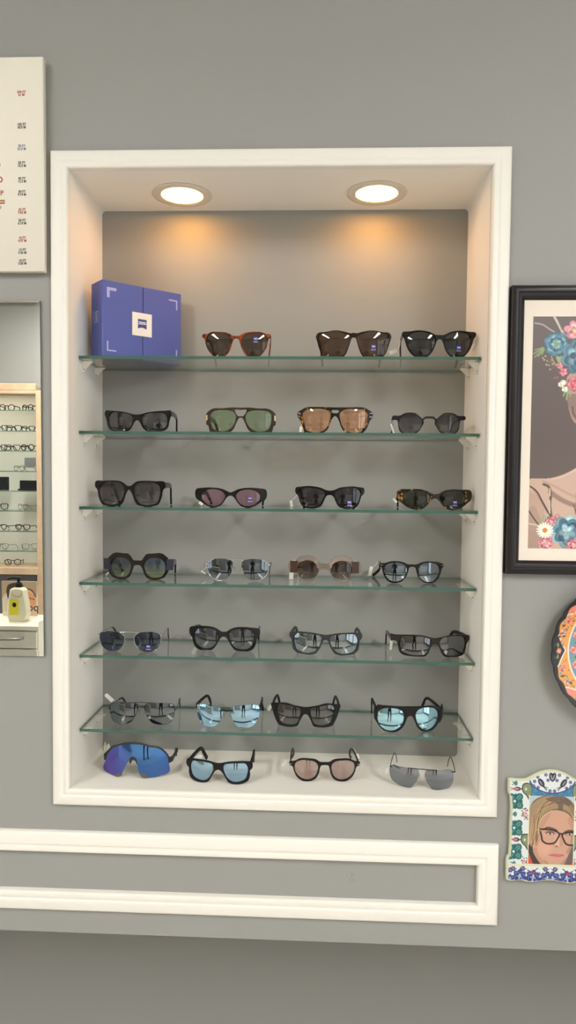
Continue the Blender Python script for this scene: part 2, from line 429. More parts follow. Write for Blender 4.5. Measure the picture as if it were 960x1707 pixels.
g = MB(); g.box(RX0-.012, RX0-.006, LY0, LY1, LZ0, LZ1); g.build('glass_pane', MATS['window_glass'], win3, smooth=0)
pl3 = bpy.data.lights.new('left_portal', 'AREA'); pl3.shape = 'RECTANGLE'; pl3.size = LY1-LY0; pl3.size_y = LZ1-LZ0; pl3.cycles.is_portal = True
po3 = bpy.data.objects.new('left_portal', pl3); COL.objects.link(po3); po3.location = (RX0-.06, (LY0+LY1)/2, (LZ0+LZ1)/2); po3.rotation_euler = (math.pi/2, 0, -math.pi/2)
sw = SC.world = bpy.data.worlds.new('daylight'); sw.use_nodes = True
sw.node_tree.nodes['Background'].inputs[0].default_value = (.93, .97, 1, 1); sw.node_tree.nodes['Background'].inputs[1].default_value = 1.7
pl = bpy.data.lights.new('window_portal', 'AREA'); pl.shape = 'RECTANGLE'; pl.size = WY1-WY0; pl.size_y = WZ1-WZ0; pl.cycles.is_portal = True
po = bpy.data.objects.new('window_portal', pl); COL.objects.link(po); po.location = (RX1+.06, (WY0+WY1)/2, (WZ0+WZ1)/2); po.rotation_euler = (math.pi/2, 0, math.pi/2)

# ceiling light panels of the shop
E_PANEL = emit('panel_diffuser', (1, .98, .95), 32)
for px_, lb in ((-1.75, 'long white linear ceiling light over the left side of the shop'), (1.55, 'long white linear ceiling light over the right side of the shop')):
    t = thing('ceiling_light', (px_, -2.65, RZ1), lb, 'ceiling light', group='shop ceiling lights')
    f = MB(); HX, HY = .2, .95
    for a in ((-HX, HX, -HY, -HY+.02), (-HX, HX, HY-.02, HY), (-HX, -HX+.02, -HY+.02, HY-.02), (HX-.02, HX, -HY+.02, HY-.02)): f.box(*a, -.03, -.0005, .003)
    f.build('frame', M_PLASTIC, t)
    d = MB(); d.box(-HX+.021, HX-.021, -HY+.021, HY-.021, -.024, -.004); d.build('diffuser', E_PANEL, t, smooth=0)

# ------------------------------------------------------------------ picture-rail mouldings
def moulding(name, x0, x1, z0, z1, prof, mt, x0_open=False):
    """prof: list of (inset from the outer edge, height off the wall); mitred round the rectangle"""
    w = MB(); rings = []
    for ins, h in prof: rings.append([(x0+ins, -h, z0+ins), (x1-ins, -h, z0+ins), (x1-ins, -h, z1-ins), (x0+ins, -h, z1-ins)])
    vs = [v for r in rings for v in r]; fs = []
    for r in range(len(rings)-1):
        for k in range(4):
            fs.append((r*4+k, r*4+(k+1) % 4, (r+1)*4+(k+1) % 4, (r+1)*4+k))
    w.add(vs, fs); return w.build(name, mt, smooth=35)
PW = .03663
prof = [(0, -.001), (0, .0065), (.0010, .0090), (.0030, .0108), (.006, .0122), (.010, .0136), (.014, .0146), (.018, .0150), (.0205, .0147), (.0222, .0136), (.0234, .0128), (.0248, .0130),
        (.0262, .0140), (.0290, .0150), (.0320, .0150), (.0345, .0138), (.0360, .0115), (PW, .008), (PW+.0004, -.002)]
struct(moulding('trim_1', -.45, .4508, NB-PW, NT+PW, prof, M_WHITE))
prof2 = [(a*1.14, h) for a, h in prof]
struct(moulding('trim_2', -1.35, .4560, H0-.8818, H0-.7160, prof2, M_WHITE))

# ------------------------------------------------------------------ niche downlights
E_DOWN = emit('warm_led', (1, .45, .10), 25)
for x, y, lb in ((-.2121, .1215, 'round recessed downlight with warm glowing disc, left one in the niche ceiling'), (.2021, .1185, 'round recessed downlight with warm glowing disc, right one in the niche ceiling')):
    t = thing('recessed_downlight', (x, y, NT), lb, 'downlight', group='niche downlights')
    r_ = MB(); r_.lathe([(.0620, -.0003), (.0635, -.0015), (.062, -.0035), (.053, -.0042), (.0448, -.0030), (.0438, -.0008)], n=64)
    r_.build('trim_ring', mat('ring_white', (214, 206, 194), .4), t, smooth=50)
    d = MB(); d.lathe([(0, -.0022), (.030, -.0022), (.0436, -.0016)], n=48); d.build('diffuser', E_DOWN, t)

# ------------------------------------------------------------------ glass shelves and their brackets
SH = [H0+z for z in (.26247, .10777, -.04945, -.20815, -.36206, -.52003)]
SY0, SY1, ST = .0467, .2125, .0062
m_ = bpy.data.materials.new('glass_face'); m_.use_nodes = True
M_GFACE = lens_mat('shelf_glass_face', (.95, .98, .965), 0.0)
def edge_mat():
    m_ = bpy.data.materials.new('shelf_glass_edge'); m_.use_nodes = True; nt = m_.node_tree; b = nt.nodes['Principled BSDF']
    b.inputs['Base Color'].default_value = (*lin((74, 108, 96)), 1); b.inputs['Roughness'].default_value = .12
    b.inputs['Transmission Weight'].default_value = .25; b.inputs['IOR'].default_value = 1.3
    return m_
M_GEDGE = edge_mat()
names = ('topmost', 'second', 'third', 'fourth', 'fifth', 'lowest')
holds = ('blue box and three sunglasses', 'green and peach aviators', 'purple lensed and tortoise ovals', 'clear pink round sunglasses', 'silver wire sunglasses', 'blue mirrored rimless sunglasses')
brk = None
for i, z in enumerate(SH):
    g = MB(); x0, x1 = -NX+.002, NX-.002
    v = [(x, y, zz) for x in (x0, x1) for y in (SY0, SY1) for zz in (-ST, 0)]
    g.add(v, [(0, 4, 6, 2), (1, 3, 7, 5)], 0); g.add(v, [(0, 1, 5, 4), (2, 6, 7, 3), (0, 2, 3, 1), (4, 5, 7, 6)], 1)
    o = g.build('glass_shelf', [M_GFACE, M_GEDGE], smooth=0, loc=(0, 0, z))
    tag(o, 'clear green-edged glass shelf, %s in the niche, holding %s' % (names[i], holds[i]), 'shelf', 'glass shelves in the niche')
    for side in (-1, 1):
        for y, fb in ((.078, 'front'), (.162, 'back')):
            b = MB(); L = .021; W = .0055
            # wall plate, arm, triangular web, built for a bracket fixed at x=0 reaching +x
            b.box(0, .0022, -W, W, -.024, 0, .0008); b.box(0, L, -W, W, -.0030, 0, .0008)
            b.add([(.002, -.0012, -.003), (L-.002, -.0012, -.003), (.002, -.0012, -.021), (.002, .0012, -.003), (L-.002, .0012, -.003), (.002, .0012, -.021)],
                  [(0, 2, 1), (3, 4, 5), (0, 1, 4, 3), (1, 2, 5, 4), (2, 0, 3, 5)])
            if side > 0: b.v = [(-x, y_, z_) for x, y_, z_ in b.v]; b.f = [f[::-1] for f in b.f]
            o = b.build('shelf_bracket', M_PLASTIC, smooth=30, loc=(side*(NX-.0002), y, z-ST-.0002))
            tag(o, 'small white plastic bracket under the %s glass shelf, %s %s corner' % (names[i], fb, 'left' if side < 0 else 'right'), 'shelf bracket', 'shelf brackets in the niche')
            s_ = MB(); s_.ball((-side*.0024, -.0035, -.0175), (.0012, .0016, .0016), n=8); s_.build('screw', M_SCREW, o)

# ------------------------------------------------------------------ sunglasses
def L_(name, t, **k): return lens_mat('lens_'+name, t, **k)
def logo_on(lens, lx, lz, surf, w_=.0085):
    """small printed maker's mark: blue square with white lettering, lying on the front of the lens"""
    def on(x, z, d): return (x, surf(x, z)-d, z)
    g = MB(); h = w_*.9; nn = 4
    def quad(x0, x1, z0, z1, d, mi):
        vs = [on(x0+(x1-x0)*i/nn, z0+(z1-z0)*j, d) for j in (0, 1) for i in range(nn+1)]
        g.add(vs, [(i, i+1, nn+2+i, nn+1+i) for i in range(nn)], mi)
    quad(lx-w_/2, lx+w_/2, lz-h/2, lz+h/2, .00015, 0)
    for body, sz, z_, bd, in (('ZEISS', .0030, lz+.0006, .00009), ('ZEISS lenses', .0019, lz-h*.5-.0022, .00004)):
        vs, fs = text_mesh(body, sz, bd); g.add([on(x+lx, y+z_, .0003) for x, y, _ in vs], fs, 1)
    o = g.build('lens_mark', [mat('mark_blue', (62, 56, 170), .4), mat('mark_white', (235, 232, 245), .4)], lens, smooth=0)
    o['label'] = 'blue square maker mark with white lettering'
def price_tag(root, p, L, W, ang, lean=0., string=None):
    """white card on a loop of thread; p = centre of the card in the glasses' own axes"""
    g = MB(); out = [(-W/2, -L/2), (W/2, -L/2), (W/2, L/2-W*.25), (W*.3, L/2), (-W*.3, L/2), (-W/2, L/2-W*.25)]
    M = Matrix.Translation(Vector(p)) @ Matrix.Rotation(lean, 4, 'Z') @ Matrix.Rotation(ang, 4, 'Y')
    g.plate(out, [], -.00025, .00025, .0001, warp=lambda x, y, z: tuple(M @ Vector((x, y, z))))
    t = g.build('price_tag', M_TAG, root, smooth=0); t['label'] = 'white price tag'
    if string:
        a = M @ Vector((0, 0, L/2-.001)); b = Vector(string); mid = (a+b)/2+Vector((.002, 0, -.002))
        s_ = MB(); s_.tube(smooth_loop([tuple(a), tuple(mid), tuple(b)], 5, False), .0004, n=5); s_.build('thread', M_TAG, t)
def glasses(S):
    x0, y0c, wc = S['crop']; sc = 960/wc
    px = lambda p: (x0+p[0]/sc, y0c+p[1]/sc)
    zs = S['z']; k = S.get('k', 1.6); tau = S.get('tau', .06); c = S['c']; side = S['side']
    def local_frame():
        if 'y' in S:
            yaw = math.radians(S.get('yaw', 0)); O = on_y(*px((c, S['by'])), S['y']); O.z = zs
        else:
            wl, wr = on_z(*px(S['bL']), zs), on_z(*px(S['bR']), zs); yaw = math.atan2(wr.y-wl.y, wr.x-wl.x)
            if 'yaw' in S: yaw = math.radians(S['yaw'])
            yaw = max(-.4, min(.4, yaw)); mid = (wl+wr)/2; d = (wr-wl).length/2
            r = Vector((math.cos(yaw), math.sin(yaw), 0)); n_ = Vector((-math.sin(yaw), math.cos(yaw), 0))
            O = mid-n_*(k*d*d)
            q = ray(*px((c, (S['bL'][1]+S['bR'][1])/2))); t = (O-O0).dot(n_)/q.dot(n_); hit = O0+q*t
            O = O+r*((hit-O).dot(r))
            O += n_*S.get('dy', 0)
        return O, yaw
    O, yaw = local_frame(); r = Vector((math.cos(yaw), math.sin(yaw), 0)); n_ = Vector((-math.sin(yaw), math.cos(yaw), 0))
    def loc(p, dy=0.):
        q = ray(*px(p)); yl = dy; x = z = 0
        for _ in range(8):
            t = ((O-O0).dot(n_)+yl)/q.dot(n_); h = O0+q*t-O; x = h.dot(r); z = h.z; yl = k*x*x-tau*z+dy
        return x, z
    def half(p, sd, close=True):
        q = [loc(a) for a in (pts(p) if isinstance(p, str) else p)]; s_ = -1 if sd == 'L' else 1
        return [(x*s_, z) for x, z in q]
    Z = 0.
    outer = lens = None
    other = 'R' if side == 'L' else 'L'
    hl = half(S['lens'], side); hl2 = half(S['lens2'], other) if 'lens2' in S else hl
    ho = half(S['outer'], side) if 'outer' in S else None; ho2 = half(S['outer2'], other) if 'outer2' in S else ho
    Z = min(z for _, z in (ho or hl)); Z2 = min(z for _, z in (ho2 or hl2))
    if S.get('dbg'): print('GL', S['label'][:40], 'O', [round(v, 3) for v in O], 'yaw', round(math.degrees(yaw), 1), 'minz', round(Z, 4), round(Z2, 4), 'halfw', round(max(x for x, _ in (ho or hl)), 4))
    fit = -min(Z, Z2) + .0004
    sh = lambda L__: [(x, z+fit) for x, z in L__]
    hl, hl2 = sh(hl), sh(hl2)
    warp = lambda x, y, z: (x, y+k*x*x-tau*z, z)
    root = thing('sunglasses', (O.x, O.y, zs), S['label'], 'sunglasses', yaw, S['group'])
    sgn = -1 if side == 'L' else 1
    # half outlines are in +x; the traced side keeps its own, the other is the mirror (or its own trace)
    sides = {side: hl, other: hl2}; LR = {'L': -1, 'R': 1}
    style = S.get('style', 'acetate')
    lens_loops = {}
    for s_ in 'LR': lens_loops[s_] = smooth_loop([(x*LR[s_], z) for x, z in sides[s_]], S.get('ls', 5))
    M = S['mat']
    T = S.get('T', .0042); front = None
    xmax = {}
    if ho:
        ho, ho2 = sh(ho), sh(ho2); hs = {side: ho, other: ho2}
        a = [(x*LR['R'], z) for x, z in hs['R']]; b = [(x*LR['L'], z) for x, z in hs['L']]
        zt = (a[0][1]+b[0][1])/2; zb = (a[-1][1]+b[-1][1])/2; a[0] = b[0] = (0, zt); a[-1] = b[-1] = (0, zb)
        ol = a+b[-2:0:-1]
        outer = smooth_loop(ol, S.get('os', 4)); xmax = {s_: max(x for x, _ in hs[s_]) for s_ in 'LR'}
        holes = [] if S.get('nohole') else [lens_loops['L'], lens_loops['R']]
        if 'key' in S:
            kk = sh(half(S['key'], 'R')); kk[0] = (0, kk[0][1]); kk[-1] = (0, kk[-1][1])
            holes.append(smooth_loop(kk+[(-x, z) for x, z in kk[-2:0:-1]], 3))
        w_ = MB(); w_.plate(outer, holes, -T/2, T/2, S.get('bev', .0009), warp)
        front = w_.build('frame_front', M, root, smooth=50)
    else: xmax = {s_: max(x for x, _ in sides[s_]) for s_ in 'LR'}
    # lenses
    R = S.get('R', .11); lenses = {}; surfs = {}
    for s_ in 'LR':
        lp = lens_loops[s_]; cx_ = sum(p[0] for p in lp)/len(lp); cz_ = sum(p[1] for p in lp)/len(lp)
        rm = (sum(math.dist(p, (cx_, cz_))**2 for p in lp)/len(lp))/(2*R); tlt = S.get('ltilt', .0)
        surf = lambda x, z, cx_=cx_, cz_=cz_, rm=rm: k*x*x-tau*z + ((x-cx_)**2+(z-cz_)**2)/(2*R)-rm+S.get('ly', -.0002) - tlt*(z-cz_)
        surfs[s_] = surf; grow = 1.0 if style == 'rimless' else 1.025; rings = (1, .86, .68, .48, .26)
        w_ = MB(); nl = len(lp); th = S.get('lt', .0017)
        for side_, off in ((0, 0.), (1, th)):
            vs = []
            for f in rings:
                for p in lp:
                    x = cx_+(p[0]-cx_)*f*grow; z = cz_+(p[1]-cz_)*f*grow; vs.append((x, surf(x, z)+off, z))
            vs.append((cx_, surf(cx_, cz_)+off, cz_)); fs = []
            for ri in range(len(rings)-1):
                for i in range(nl): fs.append((ri*nl+i, ri*nl+(i+1) % nl, (ri+1)*nl+(i+1) % nl, (ri+1)*nl+i))
            e = (len(rings)-1)*nl
            for i in range(nl): fs.append((e+i, e+(i+1) % nl, len(vs)-1))
            ccw = sum(lp[i][0]*lp[(i+1) % nl][1]-lp[(i+1) % nl][0]*lp[i][1] for i in range(nl)) > 0
            if (side_ == 0) != ccw: fs = [f[::-1] for f in fs]
            w_.add(vs, fs)
        b0 = len(rings)*nl+1
        w_.add([], [])
        w_.f += [((i+1) % nl, i, b0+i, b0+(i+1) % nl) if ccw else (i, (i+1) % nl, b0+(i+1) % nl, b0+i) for i in range(nl)]; w_.mi += [0]*nl
        lenses[s_] = w_.build('lens', S['lm'], root, smooth=50)
        if style == 'wire':
            t_ = MB(); t_.tube([warp(x, 0, z) for x, z in lp], S.get('rr', .0009), closed=True, n=8); t_.build('rim', M, root, smooth=60)
    # extra bars across the nose: given from the traced side to the centre, mirrored
    for nm, bar, rad in S.get('bars', []):
        q = [(x, z+fit) for x, z in half(bar, side)]; full = [(-x, z) for x, z in q]+[(x, z) for x, z in q[::-1][(1 if abs(q[-1][0]) < 1e-3 else 0):]]
        t_ = MB(); t_.tube([warp(x, -.0004, z) for x, z in smooth_loop(full, 4, False)], rad, n=8); t_.build(nm, S.get('barm', M), root, smooth=60)
    for nm, q, m2, ya, yb in S.get('plates', []):
        q = [(x, z+fit) for x, z in half(q, side)]
        for s_ in (-1, 1):
            t_ = MB(); t_.plate([(x*s_, z) for x, z in q], [], ya, yb, .0004, warp); t_.build(nm, m2, root, smooth=40)
    # temples
    hx, hz = loc(S['hinge']); hz += fit; tp = S.get('temple', {}); kind = tp.get('kind', 'flat')
    hxs = {s_: min(abs(hx), 9) if s_ == side or 'outer2' not in S else xmax[s_]-.001 for s_ in 'LR'}
    sth, cth = math.sin(yaw), math.cos(yaw)
    for s_ in 'LR':
        g_ = LR[s_]; h0, h1, h2, tw = tp.get('h', (.009, .0055, .0065, .0034)); xh = hxs[s_]
        if kind == 'flat': xh -= tw/2
        ya = k*xh*xh-tau*hz+T/2+.0002; tipx = xh-tp.get('inset', .012); zt = .0005+h2/2*.8
        lim = (ND-.008-O.y-sth*g_*tipx)/cth
        yt = min(tp.get('len', .124), lim); drop = tp.get('drop', .034); yb = yt-drop; 
        if 'tipz' in tp: zt = tp['tipz']
        path = [(xh, ya, hz), (xh-.0004, ya+.012, hz), (xh-.001, ya+(yb-ya)*.35, hz+.0005), (xh-.003, ya+(yb-ya)*.7, hz), (xh-.005, yb-.006, hz-.001),
                (xh-.0065, yb+.008, hz-(hz-zt)*.16), (xh-.009, yb+drop*.55, hz-(hz-zt)*.52), (tipx, yt, zt)]
        path = [(x*g_, y, z) for x, y, z in smooth_loop(path, 4, False)]; m_n = len(path)
        prog = [i/(m_n-1) for i in range(m_n)]
        hh = [h0+(h1-h0)*min(1, p/.5) if p < .6 else h1+(h2-h1)*min(1, (p-.6)/.3) for p in prog]
        t_ = MB()
        if kind == 'flat':
            t_.sweep(path, hh, [tw]*m_n); tm = t_.build('temple', tp.get('mat', M), root, smooth=50)
        else:
            t_.tube(path, tp.get('r', .0008), n=8); tm = t_.build('temple', tp.get('mat', M), root, smooth=60)
            if tp.get('tip'):
                ii = int(m_n*tp.get('tipfrom', .62)); q = path[ii:]; t2 = MB(); nn = len(q)
                t2.sweep(q, [.0024+.0034*min(1, i/(nn*.5)) for i in range(nn)], [.0022]*nn); t2.build('temple_tip', tp['tip'], tm, smooth=50)
            # end piece joining lens rim to hinge
            e_ = MB(); xe = xmax[s_] if style != 'rimless' else xmax[s_]-.003
            e_.tube([(g_*(xe-.0008), k*xe*xe-tau*hz-.0006, hz), (g_*((xe+xh)/2), k*xe*xe-tau*hz-.0002, hz+.0002), (g_*xh, ya-.001, hz), (g_*xh, ya+.004, hz)], [.0011, .0012, .0013, .0011], n=8)
            e_.build('end_piece', tp.get('mat', M), root, smooth=60)
        if kind == 'flat':   # metal hinge behind the end piece
            h_ = MB(); h_.box(g_*(xh-.0055), g_*(xh-.0015), ya-.0006, ya+.007, hz-.002, hz+.002, .0005); h_.build('hinge', M_SILVER, root)
    # nose pads
    if S.get('pads', style != 'acetate'):
        for s_ in 'LR':
            inn = min(abs(x) for x, _ in lens_loops[s_]); lz_ = [z for _, z in lens_loops[s_]]; zm = min(lz_)+.52*(max(lz_)-min(lz_)); g_ = LR[s_]
            n2 = MB(); xx = max(.0055, inn-.001); yy = k*xx*xx-tau*zm; n2.ball((g_*xx, yy+.0075, zm), (.0016, .0028, .0058), 0)
            o = n2.build('nose_pad', M_PAD, root); a = MB(); a.tube([(g_*(inn+.0012), k*inn*inn-tau*(zm+.004)+.0005, zm+.004), (g_*inn, yy+.004, zm+.005), (g_*xx, yy+.0078, zm+.001)], .0004, n=6); a.build('pad_arm', M_SILVER if style != 'acetate' else M, o)
    for s_, q in S.get('logos', []):
        x, z = loc(q); logo_on(lenses[s_], x, z+fit, surfs[s_])
    for q, dy, L, W, ang in S.get('tags', []):
        x, z = loc(q, dy); z += fit; hh_ = L/2*abs(math.cos(ang))+W/2*abs(math.sin(ang)); z = max(z, hh_+.0006)
        s_ = 'L' if x < 0 else 'R'; yy = k*x*x-tau*z+dy
        price_tag(root, (x, yy, z), L, W, ang, S.get('lean', .2), (LR[s_]*(hxs[s_]-.003), yy+.012, hz-.001))
    return root

TORT_O = tortoise('orange_tortoise', (140, 60, 24), (44, 18, 10), 90, .45, .62)
TORT_D = tortoise('olive_tortoise', (44, 34, 26), (74, 54, 36), 90, .5, .7)
TORT_G = tortoise('dark_gold_tortoise', (28, 22, 18), (196, 138, 62), 75, .6, .68)
r1, r2, r3, r4, r5, r6, r7 = ['sunglasses on the %s' % s for s in ('topmost shelf', 'second shelf', 'third shelf', 'fourth shelf', 'fifth shelf', 'lowest glass shelf', 'niche floor')]
FLATB = dict(h=(.0085, .005, .0065, .0034))
THICK = dict(h=(.015, .010, .008, .0038))
WIRE = lambda m_, tip, **k: dict(kind='wire', mat=m_, tip=tip, inset=.010, **k)
G = []
# --- topmost shelf
G += [dict(z=SH[0], crop=(330, 545, 130), c=470, side='L', y=.072, by=400, yaw=0, mat=TORT_O, group=r1,
  label='round orange tortoiseshell sunglasses with brown lenses beside the blue box',
  outer='470,136 430,134 395,112 340,94 250,85 160,92 110,112 60,120 52,150 82,172 90,210 105,270 138,330 185,385 250,410 312,398 362,360 402,290 424,215 440,178 470,164',
  lens='104,160 140,112 250,97 335,112 385,152 404,210 388,280 345,345 300,385 250,397 190,375 148,320 113,240', hinge=(56, 136),
  temple=dict(h=(.007, .004, .0055, .003), inset=.011), lm=L_('brown', (.12, .08, .055)), logos=[('R', (712, 178))]),
 dict(z=SH[0], crop=(520, 545, 140), c=473, side='R', y=.072, by=360, yaw=0, mat=M_BROWNBLACK, group=r1,
  label='large square dark brown sunglasses with brown lenses, middle of the topmost shelf',
  outer='473,75 510,80 570,65 680,48 800,68 890,85 905,110 890,180 865,260 835,325 800,360 730,372 640,368 575,340 540,270 510,170 497,135 473,130',
  lens='514,110 585,82 690,58 800,80 875,100 884,122 865,220 836,310 800,348 720,360 640,357 585,325 553,265 522,170', hinge=(898, 105),
  temple=dict(h=(.008, .005, .0065, .0034), inset=.012), lm=L_('brown2', (.16, .10, .07), refl=.03), logos=[('R', (702, 240))]),
 dict(z=SH[0], crop=(660, 545, 140), c=493, side='R', y=.072, by=360, yaw=2, mat=M_BLACK, group=r1,
  label='black cat-eye sunglasses with dark lenses at the right end of the topmost shelf',
  outer='493,95 540,95 620,62 740,45 830,58 915,78 915,105 890,140 870,200 840,270 800,320 750,355 690,368 640,355 590,310 550,230 530,165 515,147 493,143',
  lens='548,140 580,100 640,72 740,62 820,80 858,130 845,210 815,270 775,320 730,345 680,352 635,335 595,285 562,215', hinge=(905, 92),
  temple=dict(h=(.008, .005, .0065, .0034), inset=.012), lm=L_('smoke', (.06, .06, .07)), logos=[('R', (714, 245))], tags=[((-30, 285), .04, .018, .008, 1.2)])]
# --- second shelf
G += [dict(z=SH[1], crop=(170, 675, 145), c=388, side='L', y=.074, by=290, yaw=-2, mat=M_BLACK, group=r2,
  label='narrow rectangular black sunglasses at the left end of the second shelf',
  outer='388,100 340,95 270,75 170,62 90,55 45,55 30,90 42,130 55,180 65,230 90,265 150,285 230,290 290,280 325,245 345,205 365,172 388,162',
  lens='76,110 110,78 180,76 260,86 320,106 338,130 332,180 310,240 270,268 200,278 130,268 87,235 70,180', hinge=(40, 80), T=.0046,
  temple=dict(h=(.012, .009, .007, .0036)), lm=L_('smoke_reflect', (.08, .08, .085), refl=.10)),
 dict(z=SH[1], crop=(335, 670, 135), c=470, side='R', y=.072, by=365, yaw=2, mat=TORT_D, group=r2,
  label='dark olive tortoiseshell aviator sunglasses with green lenses and open keyhole bar',
  outer='470,70 600,70 680,80 800,85 840,105 885,150 890,200 885,240 880,280 865,285 850,330 835,366 780,368 600,366 560,330 530,270 505,215 490,192 470,188',
  lens='530,160 560,120 610,105 720,105 800,118 830,150 835,200 825,270 800,325 740,350 660,352 600,325 555,275 532,220', os=3,
  key='470,95 540,95 512,160 498,172 470,172', hinge=(880, 195), T=.005, temple=dict(h=(.013, .009, .0075, .0038)),
  plates=[('hinge_plaque', '868,165 890,165 888,230 870,230', M_GOLD, -.0031, -.0015)], lm=L_('green', (.50, .64, .44), refl=.04)),
 dict(z=SH[1], crop=(490, 670, 140), c=467, side='R', y=.072, by=358, yaw=0, mat=TORT_G, group=r2,
  label='dark tortoiseshell aviator sunglasses with peach lenses on the second shelf',
  outer='467,62 600,60 740,60 800,65 850,90 900,130 898,175 870,215 850,260 820,320 780,355 700,360 620,358 570,335 535,280 508,205 488,172 467,162',
  lens='525,130 560,95 620,82 720,82 800,95 838,130 840,190 825,260 795,325 740,348 650,348 590,325 550,275 530,210', T=.005,
  key='467,92 505,95 515,108 500,127 467,130', hinge=(890, 155), temple=dict(h=(.011, .008, .007, .0036)),
  plates=[('silver_bar', '866,128 896,128 896,137 866,137', M_SILVER, -.0031, -.0015), ('silver_bar', '862,168 894,168 894,178 860,178', M_SILVER, -.0031, -.0015)],
  lm=L_('peach', (.92, .56, .36), refl=.10, rcol=(1, .76, .58)), tags=[((78, 310), .05, .012, .006, .1)]),
 dict(z=SH[1], crop=(645, 675, 140), c=480, side='L', y=.072, by=325, yaw=0, mat=M_MATTEBLACK, group=r2,
  label='small octagonal black sunglasses with grey gradient lenses, right end of the second shelf',
  outer='480,126 435,130 405,152 330,90 280,82 205,88 150,115 60,125 62,160 118,172 125,200 130,250 150,300 190,325 320,325 360,300 400,240 422,190 418,172 440,152 480,150',
  lens='165,130 215,100 325,100 370,130 405,178 395,230 355,288 315,312 195,312 160,285 140,240 136,185', hinge=(66, 142), T=.003, os=3, pads=True,
  temple=dict(h=(.005, .0042, .006, .0026), inset=.006), lm=L_('grey_fade', (.10, .09, .11), low=(.36, .34, .36), zr=(.002, .034)), tags=[((62, 265), .045, .022, .004, -.3)])]
# --- third shelf
G += [dict(z=SH[2], crop=(155, 795, 145), c=400, side='L', y=.074, by=318, yaw=-2, mat=M_BLACK, group=r3,
  label='big square black sunglasses with grey gradient lenses, left end of the third shelf',
  outer='400,98 375,94 350,75 310,48 250,38 120,40 30,48 28,110 45,130 60,200 75,250 100,295 150,315 250,320 310,305 335,270 355,210 375,162 385,147 400,140',
  lens='78,100 120,60 250,52 310,72 342,115 342,180 320,240 290,282 240,303 160,300 110,278 86,220 74,150', hinge=(34, 85), T=.005,
  temple=dict(h=(.014, .010, .0075, .004)), lm=L_('grey_fade2', (.13, .11, .125), low=(.34, .31, .31), zr=(.004, .042))),
 dict(z=SH[2], crop=(320, 800, 140), c=440, side='L', y=.074, by=315, yaw=0, mat=M_BLACK, group=r3,
  label='black oval sunglasses with purple-pink lenses on the third shelf',
  outer='440,145 400,130 360,110 300,95 200,88 120,92 50,105 50,215 100,250 150,285 200,310 270,315 320,300 360,260 390,215 415,190 440,183',
  lens='112,170 150,130 210,110 290,114 350,140 378,180 368,220 340,262 290,293 230,298 180,283 140,250 113,210', hinge=(58, 150), T=.0045,
  temple=THICK, lm=L_('purple', (.58, .36, .45), refl=.03), logos=[('R', (664, 216))], tags=[((104, 268), .05, .008, .009, .6)]),
 dict(z=SH[2], crop=(480, 800, 140), c=475, side='R', y=.074, by=325, yaw=0, mat=M_BLACK, group=r3,
  label='glossy black rectangular sunglasses with black lenses, third on the third shelf',
  outer='475,120 520,115 580,90 660,75 740,72 800,80 868,95 865,160 840,185 825,230 800,290 770,318 700,328 620,322 575,300 545,250 518,190 500,175 475,172',
  lens='530,150 570,115 650,98 740,92 810,105 835,140 820,210 795,270 760,305 690,315 625,308 585,280 555,225', hinge=(858, 128), T=.005,
  temple=dict(h=(.013, .008, .007, .0038)), lm=L_('black', (.055, .05, .06)), logos=[('R', (702, 258))], tags=[((38, 270), .045, .014, .006, -.2)]),
 dict(z=SH[2], crop=(655, 805, 140), c=477, side='R', y=.074, by=300, yaw=1, mat=TORT_G, group=r3,
  label='oval dark tortoiseshell sunglasses with green-black lenses, right end of the third shelf',
  outer='477,122 520,115 580,85 660,68 760,70 893,88 885,195 850,225 800,265 740,295 680,302 620,295 580,265 545,225 515,185 497,172 477,170',
  lens='532,150 570,115 640,90 720,84 790,97 828,130 830,170 810,215 770,258 720,286 660,288 612,268 568,225', hinge=(885, 130), T=.0045,
  temple=THICK, lm=L_('green_black', (.065, .075, .05)), logos=[('R', (706, 218))], tags=[((22, 195), .05, .012, .005, -.8)])]
